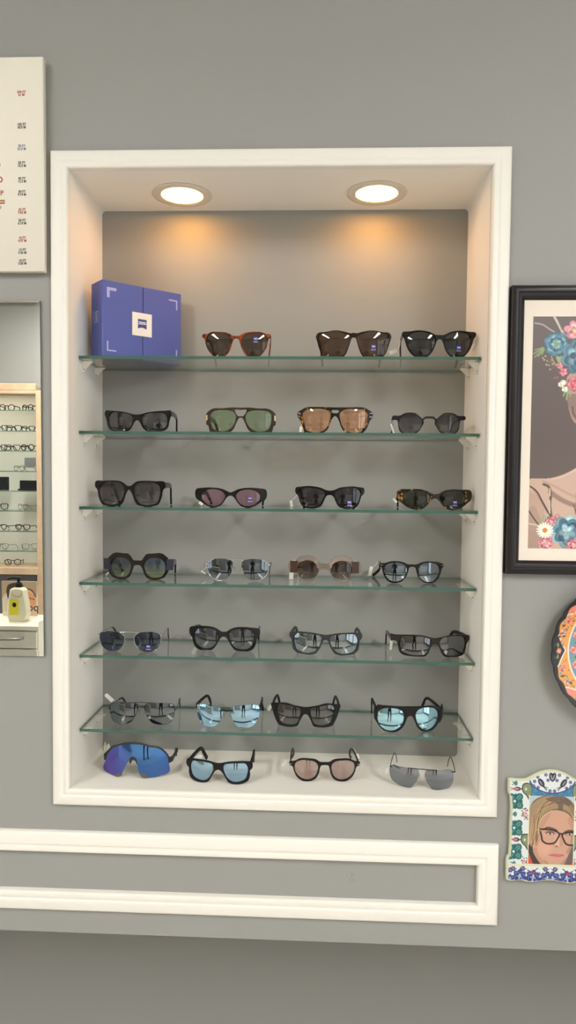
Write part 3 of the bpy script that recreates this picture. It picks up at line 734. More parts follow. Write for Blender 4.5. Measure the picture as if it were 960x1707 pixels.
# --- fourth shelf
G += [dict(z=SH[3], crop=(165, 915, 140), c=443, side='R', bL=(250, 342), bR=(645, 350), yaw=0, mat=M_BROWNBLACK, group=r4,
  label='thick octagonal black sunglasses with teal gradient lenses and navy end blocks',
  outer='443,135 490,132 510,100 550,60 600,58 730,60 755,80 790,112 800,150 800,240 775,290 745,330 700,348 580,350 540,325 510,270 487,210 472,192 443,188',
  lens='515,190 540,140 580,112 640,105 700,112 745,150 762,210 752,270 720,315 660,332 590,325 550,295 525,245', os=3, T=.006, hinge=(842, 180),
  plates=[('end_block', '776,118 850,118 848,245 770,245', M_NAVY, -.0034, .0026)], temple=dict(h=(.019, .012, .009, .004)),
  lm=L_('teal_fade', (.15, .22, .30), low=(.66, .70, .40), zr=(.006, .034)), tags=[((95, 300), .035, .009, .004, .8)]),
 dict(z=SH[3], crop=(330, 920, 140), c=450, side='L', bL=(240, 325), bR=(680, 335), yaw=0, mat=M_SILVER, style='wire', group=r4, rr=.0008,
  label='thin silver aviator sunglasses with mirrored grey lenses on the fourth shelf',
  lens='100,150 128,105 190,80 270,76 350,82 395,100 408,140 395,200 360,260 310,308 250,322 190,308 142,270 112,215', hinge=(76, 135),
  bars=[('brow_bar', '330,80 390,82 450,83', .0008), ('bridge', '408,152 430,150 450,151', .0009)], k=1.9, temple=WIRE(M_SILVER, M_DKGREY),
  lm=L_('silver_mirror', (.05, .05, .055), refl=.17, rcol=(.76, .85, .95)), tags=[((60, 230), .03, .012, .003, -1.0)]),
 dict(z=SH[3], crop=(475, 920, 140), c=449, side='L', bL=(240, 350), bR=(660, 352), yaw=0, mat=M_CLEARPINK, group=r4, T=.005, bev=.0012,
  label='clear pink round sunglasses with brown gradient lenses and brown end blocks',
  outer='449,130 405,130 375,92 330,58 270,42 200,45 150,65 118,100 58,100 58,238 110,245 140,300 180,335 250,350 310,340 350,310 385,250 405,215 449,205',
  lens='140,180 170,118 230,102 300,110 350,140 380,195 370,250 330,295 270,313 210,308 165,280 142,235', hinge=(64, 150),
  plates=[('end_block', '60,106 150,106 138,165 146,238 60,236', mat('brown_acetate', (62, 42, 34), .25), -.0036, -.0022)],
  bars=[('metal_brow', '160,122 200,104 260,97 320,112 362,146 382,190 420,186 449,184', .0008)], barm=M_ROSE,
  temple=dict(h=(.012, .008, .008, .0036), mat=M_PLASTIC), lm=L_('brown_fade', (.085, .05, .042), low=(.50, .42, .37), zr=(.004, .034)), tags=[((72, 300), .03, .016, .009, .05)]),
 dict(z=SH[3], crop=(610, 925, 140), c=525, side='L', bL=(330, 325), bR=(700, 325), yaw=3, mat=M_BLACK, group=r4,
  label='round black sunglasses with grey lenses and long white tag, right end of fourth shelf',
  outer='525,112 480,110 430,88 360,75 280,78 220,95 165,105 160,127 178,150 190,200 215,260 260,310 330,325 400,310 450,265 480,200 497,150 525,138',
  lens='205,170 230,118 290,94 370,94 430,114 465,150 462,210 435,262 390,298 330,310 267,293 227,245', hinge=(166, 115), T=.0036,
  plates=[('hinge_rivet', '168,113 190,113 190,122 168,122', M_SILVER, -.0024, -.0012)], temple=dict(h=(.007, .005, .006, .003), inset=-.004),
  lm=L_('blue_grey_mirror', (.05, .055, .06), refl=.25, rcol=(.74, .86, 1)), tags=[((52, 190), .05, .021, .008, .25)])]
# --- fifth shelf
G += [dict(z=SH[4], crop=(160, 1030, 140), c=384, side='L', bL=(180, 380), bR=(600, 385), mat=M_SILVER, style='wire', group=r5, rr=.0006, yaw=0,
  label='thin silver wire sunglasses with blue-grey lenses, left end of the fifth shelf',
  lens='40,210 55,165 110,153 200,156 280,171 318,200 328,250 310,310 270,355 210,376 150,373 92,350 60,300', hinge=(26, 185), k=1.4,
  bars=[('bridge', '270,164 320,161 384,161', .0007)], temple=WIRE(M_SILVER, mat('brown_tip', (66, 50, 44), .3)), lm=L_('blue_grey', (.06, .08, .13), refl=.06, rcol=(.75, .84, 1)), logos=[('R', (600, 325))]),
 dict(z=SH[4], crop=(310, 1035, 140), c=432, side='L', bL=(230, 335), bR=(620, 348), mat=M_BLACK, group=r5,
  label='black wayfarer sunglasses with grey lenses and a white tag, second on the fifth shelf',
  outer='432,128 400,122 360,95 300,70 220,60 130,62 45,75 45,150 70,190 85,250 110,300 150,328 230,335 300,330 340,290 370,240 395,200 410,186 432,182',
  lens='100,140 120,102 170,84 250,84 330,107 372,140 366,200 343,260 300,303 240,316 172,308 132,275 107,210', hinge=(52, 110), T=.0048,
  temple=dict(h=(.013, .007, .007, .0036)), lm=L_('grey_mirror', (.07, .075, .085), refl=.12, rcol=(.85, .92, 1)), tags=[((100, 325), .04, .021, .007, -.5)]),
 dict(z=SH[4], crop=(475, 1035, 140), c=462, side='L', bL=(290, 386), bR=(640, 395), mat=M_DKGREY, group=r5,
  label='dark grey rectangular sport sunglasses with mirrored lenses, third on the fifth shelf',
  outer='462,165 420,158 330,140 220,128 110,122 58,125 58,190 72,205 80,260 95,325 140,365 220,382 300,388 350,376 390,330 420,270 442,228 462,224',
  lens='96,190 130,147 220,145 330,157 398,174 418,200 408,250 380,308 340,346 270,366 192,358 128,332 102,270', hinge=(64, 150), T=.004, k=2.4,
  temple=dict(h=(.010, .007, .007, .0034)), lm=L_('steel_mirror', (.05, .055, .06), refl=.28, rcol=(.8, .92, 1))),
 dict(z=SH[4], crop=(645, 1045, 150), c=510, side='R', bL=(280, 320), bR=(690, 332), yaw=8, mat=M_BROWNBLACK, group=r5, k=2.4,
  label='brown-black wrapped rectangular sunglasses, right end of the fifth shelf',
  outer='510,132 560,125 640,105 740,92 830,93 872,102 868,155 850,185 840,240 820,295 760,325 680,332 610,325 580,285 560,240 545,207 530,197 510,192',
  lens='560,170 590,132 660,112 750,107 820,117 836,150 828,220 805,288 750,310 680,316 622,306 592,260',
  outer2='510,132 470,125 400,105 300,95 180,92 80,88 42,80 55,145 100,160 115,205 130,270 160,300 230,318 330,325 410,320 440,290 465,230 490,199 510,192',
  lens2='130,170 150,122 220,107 320,110 420,127 468,150 463,200 438,258 410,298 330,310 232,301 162,278', hinge=(866, 128),
  temple=dict(h=(.012, .008, .007, .0036)), lm=L_('brown_mirror', (.055, .045, .04), refl=.15, rcol=(.92, .95, 1)), tags=[((45, 190), .03, .026, .006, .1)])]
# --- lowest glass shelf
G += [dict(z=SH[5], crop=(165, 1145, 145), c=467, side='L', bL=(275, 408), bR=(690, 410), yaw=1, mat=M_GUN, style='wire', group=r6, rr=.0005, k=1.8,
  label='thin gunmetal aviator sunglasses with dark mirrored lenses, left end of the lowest glass shelf',
  lens='120,240 130,190 180,176 300,176 390,183 428,215 424,260 395,330 350,388 280,406 200,398 160,378 130,310', hinge=(108, 242),
  bars=[('brow_bar', '330,176 390,174 467,172', .0008), ('bridge', '430,222 450,218 467,218', .0009)], temple=WIRE(M_GUN, M_DKGREY, tipfrom=.5),
  lm=L_('dark_mirror', (.03, .04, .045), refl=.17, rcol=(.85, .93, 1)), tags=[((112, 122), .035, .023, .0085, -.78)]),
 dict(z=SH[5], crop=(315, 1155, 140), c=430, side='R', bL=(250, 390), bR=(620, 408), mat=M_MATTEBLACK, style='rimless', group=r6, k=2.6, T=.003,
  label='rimless sunglasses with sky-blue mirrored lenses on the lowest glass shelf',
  lens='474,200 490,170 540,158 640,145 740,142 795,160 808,200 795,290 760,350 720,390 640,408 570,398 520,350 490,280',
  lens2='92,190 125,142 220,142 320,165 385,205 380,270 340,350 290,385 210,390 150,360 110,290', hinge=(812, 185),
  bars=[('bridge', '500,212 465,208 430,212', .0018)], temple=dict(h=(.0085, .006, .008, .003), inset=.008), lm=L_('sky_mirror', (.03, .05, .07), refl=.68, rcol=(.48, .76, 1)), lt=.002),
 dict(z=SH[5], crop=(440, 1150, 145), c=457, side='L', bL=(300, 402), bR=(660, 418), yaw=0, mat=M_MATTEBLACK, group=r6,
  label='angular black cat-eye sunglasses with grey lenses, third on the lowest glass shelf',
  outer='457,190 400,182 320,165 250,142 150,140 80,145 95,220 125,310 165,380 220,398 330,402 365,395 395,340 425,288 440,270 457,266',
  lens='140,180 170,154 250,162 330,182 398,207 403,250 385,318 355,373 310,383 232,376 192,358 162,280', hinge=(88, 165), os=3, T=.0048,
  temple=dict(h=(.011, .006, .0065, .0036)), lm=L_('grey_mirror2', (.09, .09, .092), refl=.10), tags=[((62, 195), .03, .014, .008, .5)]),
 dict(z=SH[5], crop=(605, 1155, 145), c=518, side='L', bL=(310, 435), bR=(690, 428), mat=M_MATTEBLACK, group=r6, k=2.2, T=.005,
  label='round black glacier sunglasses with side shields and bright blue mirrored lenses',
  outer='518,155 400,155 300,148 220,142 160,138 142,190 140,280 165,350 220,412 300,437 370,432 432,390 472,320 492,272 518,257',
  outer2='518,155 600,155 700,150 780,150 840,180 862,200 856,260 835,320 790,390 740,425 690,432 640,420 600,385 575,330 550,275 535,260 518,257',
  lens='155,260 170,207 220,177 300,172 380,182 440,215 456,270 438,340 395,393 330,423 260,418 200,383 165,325',
  lens2='580,240 605,195 660,170 740,165 800,182 828,220 825,280 800,345 760,395 710,420 660,408 612,360 588,300', hinge=(146, 190),
  plates=[('side_shield', '140,150 128,200 132,300 165,352 156,270', mat('leather', (30, 27, 27), .6), .0015, .012)],
  temple=dict(h=(.009, .006, .0065, .0034)), lm=L_('ice_mirror', (.02, .04, .05), refl=.78, rcol=(.48, .82, 1)))]
# --- niche floor
G += [dict(z=NB, crop=(165, 1235, 135), c=402, side='R', bL=(200, 432), bR=(545, 450), mat=M_DKGREY, group=r7, custom='shield', k=5.0, tau=.10,
  label='one-piece shield sport sunglasses with iridescent blue lens, left end of the niche floor'),
 dict(z=NB, crop=(300, 1240, 145), c=425, side='L', bL=(260, 425), bR=(600, 445), mat=M_MATTEBLACK, group=r7, k=2.4, tau=.10,
  label='black sport sunglasses with light blue mirrored lenses on the niche floor',
  outer='425,215 390,210 320,190 220,172 140,162 80,165 80,235 95,250 100,310 120,370 160,400 260,425 310,415 345,370 375,317 398,292 425,286',
  lens='115,230 140,187 200,190 290,202 358,226 370,260 353,320 320,372 270,403 192,390 142,358 122,300', hinge=(86, 200), T=.0048,
  temple=dict(h=(.012, .008, .009, .004)), lm=L_('light_blue_mirror', (.03, .04, .06), refl=.62, rcol=(.50, .76, 1)), tags=[((205, 150), .05, .016, .009, 1.1)]),
 dict(z=NB, crop=(460, 1235, 150), c=517, side='L', bL=(330, 430), bR=(690, 432), mat=M_BLACK, group=r7, k=1.2, tau=.10,
  label='round black sunglasses with pale pink lenses on the niche floor',
  outer='517,228 470,225 430,200 350,188 250,190 205,210 140,225 145,255 175,272 190,320 220,380 280,425 360,430 420,405 455,350 470,292 482,265 517,259',
  lens='200,290 210,232 260,207 340,207 410,222 446,260 443,320 420,373 360,410 300,408 242,373 210,330', hinge=(148, 240), T=.0036,
  plates=[('hinge_rivet', '142,234 166,242 164,252 140,244', M_SILVER, -.0024, -.0012)], temple=dict(h=(.006, .0045, .007, .003), inset=.004),
  lm=L_('pink', (.60, .46, .44), refl=.10, rcol=(1, .92, .9), low=(.66, .50, .48), zr=(.004, .036)), tags=[((92, 235), .04, .016, .006, .7), ((868, 165), .075, .012, .008, -.3)]),
 dict(z=NB, crop=(635, 1245, 140), c=470, side='R', bL=(330, 468), bR=(610, 492), mat=M_GUN, style='rimless', group=r7, k=1.6, tau=.10, T=.002,
  label='rimless dark grey sunglasses with thin black wire arms, right end of the niche floor',
  lens='503,300 515,277 580,270 680,272 800,270 828,285 832,320 824,400 790,460 700,486 590,492 545,440 512,370',
  lens2='98,300 98,245 130,212 200,224 330,247 420,264 437,300 420,370 380,430 340,468 260,455 180,420 120,370', hinge=(846, 290),
  bars=[('bridge', '640,270 560,266 500,262 470,258', .0010)], barm=M_BLACK, temple=dict(kind='wire', mat=M_BLACK, inset=.010, r=.0009),
  lm=L_('slate_mirror', (.07, .075, .09), refl=.24, rcol=(.84, .9, 1)), tags=[((65, 275), .02, .012, .005, .3)], lt=.002)]

def shield(S):
    """one wrapped lens with a nose notch, a brow bar, end pieces and soft nose piece"""
    S = dict(S); x0, y0c, wc = S['crop']; sc = 960/wc; px = lambda p: (x0+p[0]/sc, y0c+p[1]/sc); zs = S['z']; k = S['k']; tau = S['tau']
    wl, wr = on_z(*px(S['bL']), zs), on_z(*px(S['bR']), zs); yaw = max(-.3, min(.3, math.atan2(wr.y-wl.y, wr.x-wl.x))); d = (wr-wl).length/2
    r = Vector((math.cos(yaw), math.sin(yaw), 0)); n_ = Vector((-math.sin(yaw), math.cos(yaw), 0)); O = (wl+wr)/2-n_*(k*d*d)
    q = ray(*px((S['c'], 440))); hit = O0+q*((O-O0).dot(n_)/q.dot(n_)); O = O+r*((hit-O).dot(r))
    def loc(p):
        q = ray(*px(p)); yl = x = z = 0
        for _ in range(10):
            t = ((O-O0).dot(n_)+yl)/q.dot(n_); h = O0+q*t-O; x = h.dot(r); z = h.z; yl = min(k*x*x, .045)-tau*z
        return x, z
    L = [loc(p) for p in pts('55,350 75,250 110,165 160,105 240,75 330,60 420,60 500,68 600,95 700,108 770,152 812,205 826,280 826,392 740,420 650,445 590,450 520,440 484,415 466,350 450,265 435,218 402,205 372,208 350,252 310,322 272,395 240,426 190,430 120,402 75,375')]
    fit = .0012-min(z for _, z in L); L = [(x, z+fit) for x, z in L]
    sf = lambda x, z: min(k*x*x, .045)-tau*z+ (z-.03)**2*1.6
    root = thing('sunglasses', (O.x, O.y, zs), S['label'], 'sunglasses', yaw, S['group'])
    loop = smooth_loop(L, 4)
    # dense clipped grid so that the lens curves smoothly
    def inside(x, z):
        c_ = False; n = len(loop)
        for i in range(n):
            a, b = loop[i], loop[(i+1) % n]
            if (a[1] > z) != (b[1] > z) and x < (b[0]-a[0])*(z-a[1])/(b[1]-a[1])+a[0]: c_ = not c_
        return c_
    from mathutils.geometry import delaunay_2d_cdt
    xs = [p[0] for p in loop]; zs_ = [p[1] for p in loop]; V2 = [Vector(p) for p in loop]; step = .004
    x = min(xs)+step/2
    while x < max(xs):
        z = min(zs_)+step/2
        while z < max(zs_):
            if inside(x, z) and min(math.dist((x, z), p) for p in loop) > .0016: V2.append(Vector((x, z)))
            z += step
        x += step
    ed = [(i, (i+1) % len(loop)) for i in range(len(loop))]
    vo, _, fo, *_ = delaunay_2d_cdt(V2, ed, [list(range(len(loop)))], 1, 1e-7)
    w_ = MB(); nv = len(vo); w_.add([(v.x, sf(v.x, v.y), v.y) for v in vo]+[(v.x, sf(v.x, v.y)+.0016, v.y) for v in vo], [])
    for f in fo:
        p = [vo[i] for i in f]; ar = (p[1].x-p[0].x)*(p[2].y-p[0].y)-(p[2].x-p[0].x)*(p[1].y-p[0].y)
        f = tuple(f) if ar > 0 else tuple(f)[::-1]; w_.f += [f, tuple(i+nv for i in f[::-1])]; w_.mi += [0, 0]
    n = len(loop)
    for i in range(n): w_.f.append((i, (i+1) % n, nv+(i+1) % n, nv+i)); w_.mi.append(0)
    w_.build('lens', L_('iridescent', (.02, .03, .08), refl=.62, irid=[(0., (.16, .42, .80)), (.12, (.12, .30, .78)), (.35, (.22, .20, .80)), (.7, (.34, .22, .72))]), root, smooth=50)
    # brow bar along the top edge, from end piece to end piece
    top = [loc(p) for p in pts('68,235 105,160 158,98 240,66 330,50 420,50 505,60 600,86 705,100 778,146 820,205 828,275')]; top = [(x, z+fit) for x, z in smooth_loop(top, 4, False)]
    b = MB(); b.sweep([(x, sf(x, z)+.0012, z) for x, z in top], [.0030]*len(top), [.0042]*len(top)); b.build('brow_bar', M_DKGREY, root, smooth=50)
    for q in ('180,428 215,400 262,400 268,425 235,440 195,440', '490,408 540,402 572,425 575,452 520,452 492,432'):
        l2 = [(x, z+fit) for x, z in [loc(p) for p in pts(q)]]; b = MB(); b.plate(smooth_loop(l2, 3), [], -.0009, .0022, .0005, lambda x, y, z: (x, sf(x, z)+y, z)); b.build('rim_vent', mat('vent_grey', (92, 90, 84), .45), root)
    nl = [(x, z+fit) for x, z in [loc(p) for p in pts('352,258 374,214 402,208 436,222 452,268 440,300 425,262 402,250 382,256 362,296')]]
    b = MB(); b.plate(smooth_loop(nl, 3), [], .002, .012, .001, lambda x, y, z: (x, sf(x, z)+y, z)); b.build('nose_piece', M_DKGREY, root)
    for s_, hp in ((-1, (74, 205)), (1, (828, 240))):
        x, z = loc(hp); z += fit; y = sf(x, z); lim = (ND-.008-O.y-math.sin(yaw)*x)/math.cos(yaw); yt = min(.13, lim)
        path = smooth_loop([(x, y+.001, z), (x+s_*.004, y+.008, z-.001), (x+s_*.004, y+.02, z-.001), (x+s_*.001, y+(yt-y)*.6, z-.002), (x-s_*.006, yt-.028, z-.008), (x-s_*.012, yt, .006)], 4, False)
        nn = len(path); b = MB(); b.sweep(path, [.013-.006*min(1, i/(nn*.5)) for i in range(nn)], [.0042]*nn); b.build('temple', M_DKGREY, root, smooth=50)
for S in G:
    S['dbg'] = True
    if S.get('custom') == 'shield': shield(S)
    else: glasses(S)

# ------------------------------------------------------------------ blue presentation box on the topmost shelf
M_BLUE = mat('blue_card', (78, 88, 158), .5, noise=(300, (74, 84, 152), .3, .7))
M_LILAC = mat('lilac_ink', (168, 166, 214), .5)
BW, BD, BH, BA = .186, .055, .1575, math.radians(41)
box = thing('presentation_box', (-.3635, .0495, SH[0]), 'blue card presentation box with white square label, standing at an angle on the topmost shelf', 'box', BA)
b = MB(); b.box(.0012, BW/2-.0006, 0, BD, .0004, BH, .0012); b.box(.0, .004, .0015, BD, .0004, BH, .0008)
o1 = b.build('left_half', M_BLUE, box)
b = MB(); b.box(BW/2+.0006, BW, 0, BD, .0004, BH, .0012); b.build('right_half', M_BLUE, box)
b = MB(); b.box(BW/2-.002, BW/2+.002, .002, BD-.001, .001, BH-.001); b.build('seam', mat('dark_seam', (22, 22, 60), .6), box)
a, i_ = .021, .010
def corner(x, z, sx, sz, t=.0030):
    w = MB(); p = [(x, z), (x+sx*a, z), (x+sx*a, z+sz*t), (x+sx*t, z+sz*t), (x+sx*t, z+sz*a), (x, z+sz*a)]
    w.plate(p, [], -.0003, .0006, .0001); w.build('corner_mark', M_LILAC, box, smooth=0)
corner(i_, BH-.014, 1, -1, .0062); corner(i_, .012, 1, 1); corner(BW-i_, BH-.016, -1, -1); corner(BW-i_, .012, -1, 1)
lb = MB(); ls = .046; lx0 = BW*.5-.026; lz0 = .052
lb.box(lx0, lx0+ls, -.0016, .0004, lz0, lz0+ls+.003, .0004); lab = lb.build('label_card', mat('label_white', (232, 224, 214), .55), box)
e = MB(); ex, ez, es = lx0+ls/2, lz0+.0255, .0205
arc = [(ex-es/2+es*k/8, ez-es/2+.0028*math.sin(math.pi*k/8)) for k in range(9)]
poly = [(x, -.0018, z) for x, z in arc]+[(ex+es/2, -.0018, ez+es/2), (ex-es/2, -.0018, ez+es/2)]; e.add(poly, [tuple(range(len(poly)))], 0)
vs, fs = text_mesh('ZEISS', .0078, .00022); e.add([(x+ex, -.0020, y+ez+.0018) for x, y, _ in vs], fs, 1)
e.build('emblem', [mat('emblem_blue', (58, 66, 140), .5), MATS['label_white']], lab, smooth=0)
# small emblem on the narrow side, written upwards
s_ = MB(); cy_, cz_ = BD*.52, .085
def sq(y0, y1, z0, z1): s_.add([(-.0002, y0, z0), (-.0002, y1, z0), (-.0002, y1, z1), (-.0002, y0, z1)], [(0, 1, 2, 3)])
for q in ((-.009, -.008, -.011, .011), (.008, .009, -.011, .011), (-.009, .009, -.011, -.010), (-.009, .009, .010, .011)): sq(cy_+q[0], cy_+q[1], cz_+q[2], cz_+q[3])
vs, fs = text_mesh('ZEISS', .0070, .0002); s_.add([(-.0003, cy_+y, cz_+x) for x, y, _ in vs], fs)
sq(cy_+.0165, cy_+.0172, cz_-.014, cz_+.014)
s_.build('side_emblem', mat('pale_ink', (206, 204, 228), .5), box, smooth=0)
# loose bit of plastic in the back corner of the niche floor
b = MB()
for an, L in ((.5, .016), (1.2, .02), (2.2, .013)):
    b.plate(smooth_loop([(-.003, 0), (.003, 0), (.0035, L*.6), (0, L), (-.0035, L*.6)], 3), [], -.0006, .0006, .0002, lambda x, y, z, an=an: (x*math.cos(an)-y*math.sin(an)+.006*math.cos(an*2), x*math.sin(an)+y*math.cos(an), max(0, z*.95)))
tag(b.build('plastic_clip', M_PLASTIC, loc=(-NX+.014, ND-.014, NB)), 'small loose white plastic clip in the back left corner of the niche floor', 'clip')

# ------------------------------------------------------------------ eye chart, mirror
ch = thing('eye_chart', (-.76, 0, H0+.416), 'white canvas eye chart with rows of letters, at the upper left of the wall', 'eye chart')
cw, chh = .30, .4125
c_ = MB(); c_.box(-.30, .3016, -.020, -.0042, 0, chh, .0016); c_.build('canvas', mat('canvas_white', (226, 220, 205), .6, bump=(900, .12)), ch, smooth=50)
fb = MB()
for q in ((-.297, .2986, .003, .035), (-.297, .2986, chh-.035, chh-.003), (-.297, -.265, .035, chh-.035), (.2666, .2986, .035, chh-.035)): fb.box(q[0], q[1], -.0044, 0, q[2], q[3])
fb.build('stretcher_frame', mat('pine', (196, 164, 118), .6), ch)
tx = MB(); MI = {'r': 0, 'g': 1, 'k': 2, 'b': 3, 'y': 4}
rows = [(.7581, '200 FT', '61 M', 'r'), (.6962, '100 FT', '30.5 M', 'k'), (.6549, '70 FT', '21.3 M', 'b'), (.6226, '50 FT', '15.2 M', 'k'), (.5926, '40 FT', '12.2 M', 'k'), (.5672, '30 FT', '9.14 M', 'k'),
        (.5325, '25 FT', '7.62 M', 'r'), (.5116, '20 FT', '6.10 M', 'k'), (.4779, '15 FT', '4.57 M', 'r'), (.4546, '13 FT', '3.96 M', 'k'), (.4336, '10 FT', '3.05 M', 'k')]
def put(body, x, z, size, bold, mi, al='CENTER'):
    vs, fs = text_mesh(body, size, bold, al); tx.add([(x+.76*0+a_, -.0203, z-.416+b_) for a_, b_, _ in vs], fs, mi)
for z, a1, a2, c in rows:
    put(a1, .2583, z+.0030, .0062, .00022, MI[c]); put(a2, .2583, z-.0030, .0060, .00022, MI[c])
    vs = [(.2505, -.0203, z-.416-.0002), (.2661, -.0203, z-.416-.0002), (.2661, -.0203, z-.416+.0002), (.2505, -.0203, z-.416+.0002)]; tx.add(vs, [(0, 1, 2, 3)], MI[c])
for z, word, size, cols, xe in ((.762, 'E', .10, 'k', .02), (.694, 'FP', .062, 'gk', .07), (.655, 'TOZ', .040, 'bkr', .12), (.6207, 'LPED', .026, 'krbg', .2165), (.5929, 'PECFD', .0175, 'bkgkr', .2205), (.5675, 'EDFCZP', .0130, 'kbkgkr', .2215), (.5395, 'FELOPZD', .0100, 'rkgbkkr', .217)):
    n_ = len(word); stp = min(.075, .155/max(1, n_-1)+.012) if n_ > 3 else .085
    for i, chh_ in enumerate(word): put(chh_, xe-(n_-1-i)*stp, z, size, size*.022, MI[cols[i]], 'RIGHT')
tx.add([(-.1, -.0203, .5512-.416-.0045), (.2235, -.0203, .5512-.416-.0045), (.2235, -.0203, .5512-.416+.003), (-.1, -.0203, .5512-.416+.003)], [(0, 1, 2, 3)], 4)
tx.add([(-.1, -.0204, .5512-.416-.0022), (.2225, -.0204, .5512-.416-.0022), (.2225, -.0204, .5512-.416+.001), (-.1, -.0204, .5512-.416+.001)], [(0, 1, 2, 3)], 5)
tx.build('printed_letters', [mat('ink_red', (168, 70, 66), .6), mat('ink_green', (90, 128, 92), .6), mat('ink_black', (66, 60, 58), .6), mat('ink_blue', (96, 106, 132), .6), mat('ink_brown', (120, 72, 50), .6), mat('ink_gold', (206, 170, 96), .6)], ch, smooth=0)

def mirror_mat():
    m_ = bpy.data.materials.new('silvered_mirror'); m_.use_nodes = True; b = m_.node_tree.nodes['Principled BSDF']
    b.inputs['Base Color'].default_value = (.86, .88, .85, 1); b.inputs['Metallic'].default_value = 1; b.inputs['Roughness'].default_value = .004
    return m_
mi_ = thing('wall_mirror', (-.70, 0, H0+.0025), 'tall frameless mirror with cut edges, hanging on the wall left of the niche', 'mirror')
mi_.rotation_euler = (0, math.radians(-.4), 0)
w = MB(); mw, mh, bv = .2295, .3580, .0105
ob_ = [(-mw, -.00590, -mh), (mw, -.00590, -mh), (mw, -.00590, mh), (-mw, -.00590, mh)]; ib = [(-mw+bv, -.006, -mh+bv), (mw-bv, -.006, -mh+bv), (mw-bv, -.006, mh-bv), (-mw+bv, -.006, mh-bv)]
bk = [(x, -.001, z) for x, _, z in ob_]
w.add(ib, [(0, 1, 2, 3)]); w.add(ob_+ib, [(0, 1, 5, 4), (1, 2, 6, 5), (2, 3, 7, 6), (3, 0, 4, 7)]); w.build('mirror_glass', mirror_mat(), mi_, smooth=0)
w = MB(); w.add(ob_+bk, [(0, 4, 5, 1), (1, 5, 6, 2), (2, 6, 7, 3), (3, 7, 4, 0), (4, 7, 6, 5)]); w.build('backing', mat('mirror_edge', (96, 104, 98), .3), mi_, smooth=0)

# ------------------------------------------------------------------ framed flower portrait
FX0, FZ0, FZ1 = .4542, H0-.1697, H0+.3885; FX1 = FX0+.44; fwd = .0265
pf = thing('framed_print', ((FX0+FX1)/2, 0, FZ0), 'black-framed flower portrait with a cream mat, right of the niche', 'framed picture')
OX = (FX0+FX1)/2
def loc_build(mb, name, mt, parent, off, **k):
    mb.v = [(x-off[0], y-off[1], z-off[2]) for x, y, z in mb.v]; return mb.build(name, mt, parent, **k)
fr_prof = [(0, 0), (0, .016), (.0015, .019), (.005, .0205), (.010, .0212), (.013, .020), (.0145, .0175), (.018, .0165), (.022, .013), (.0255, .0105), (fwd, .0085), (fwd, .004)]
def mould_mesh(x0, x1, z0, z1, prof):
    w = MB(); vs = []; fs = []
    for ins, h in prof: vs += [(x0+ins, -h, z0+ins), (x1-ins, -h, z0+ins), (x1-ins, -h, z1-ins), (x0+ins, -h, z1-ins)]
    for r in range(len(prof)-1):
        for k in range(4): fs.append((r*4+k, r*4+(k+1) % 4, (r+1)*4+(k+1) % 4, (r+1)*4+k))
    return w.add(vs, fs)
loc_build(mould_mesh(FX0, FX1, FZ0, FZ1, fr_prof), 'frame', mat('black_frame_lacquer', (30, 25, 26), .32, spec=.3), pf, (OX, 0, FZ0), smooth=35)
PX0, PX1, PZ0, PZ1 = .4985, FX1-(.4985-FX0), H0-.1195, H0+.3310
w = MB(); q = [(FX0+.02, -.0080, FZ0+.02), (FX1-.02, -.0080, FZ0+.02), (FX1-.02, -.0080, FZ1-.02), (FX0+.02, -.0080, FZ1-.02)]; qi = [(PX0, -.0072, PZ0), (PX1, -.0072, PZ0), (PX1, -.0072, PZ1), (PX0, -.0072, PZ1)]
w.add(q+qi, [(0, 1, 5, 4), (1, 2, 6, 5), (2, 3, 7, 6), (3, 0, 4, 7)]); loc_build(w, 'mat_board', mat('cream_mat', (228, 216, 202), .7), pf, (OX, 0, FZ0), smooth=0)
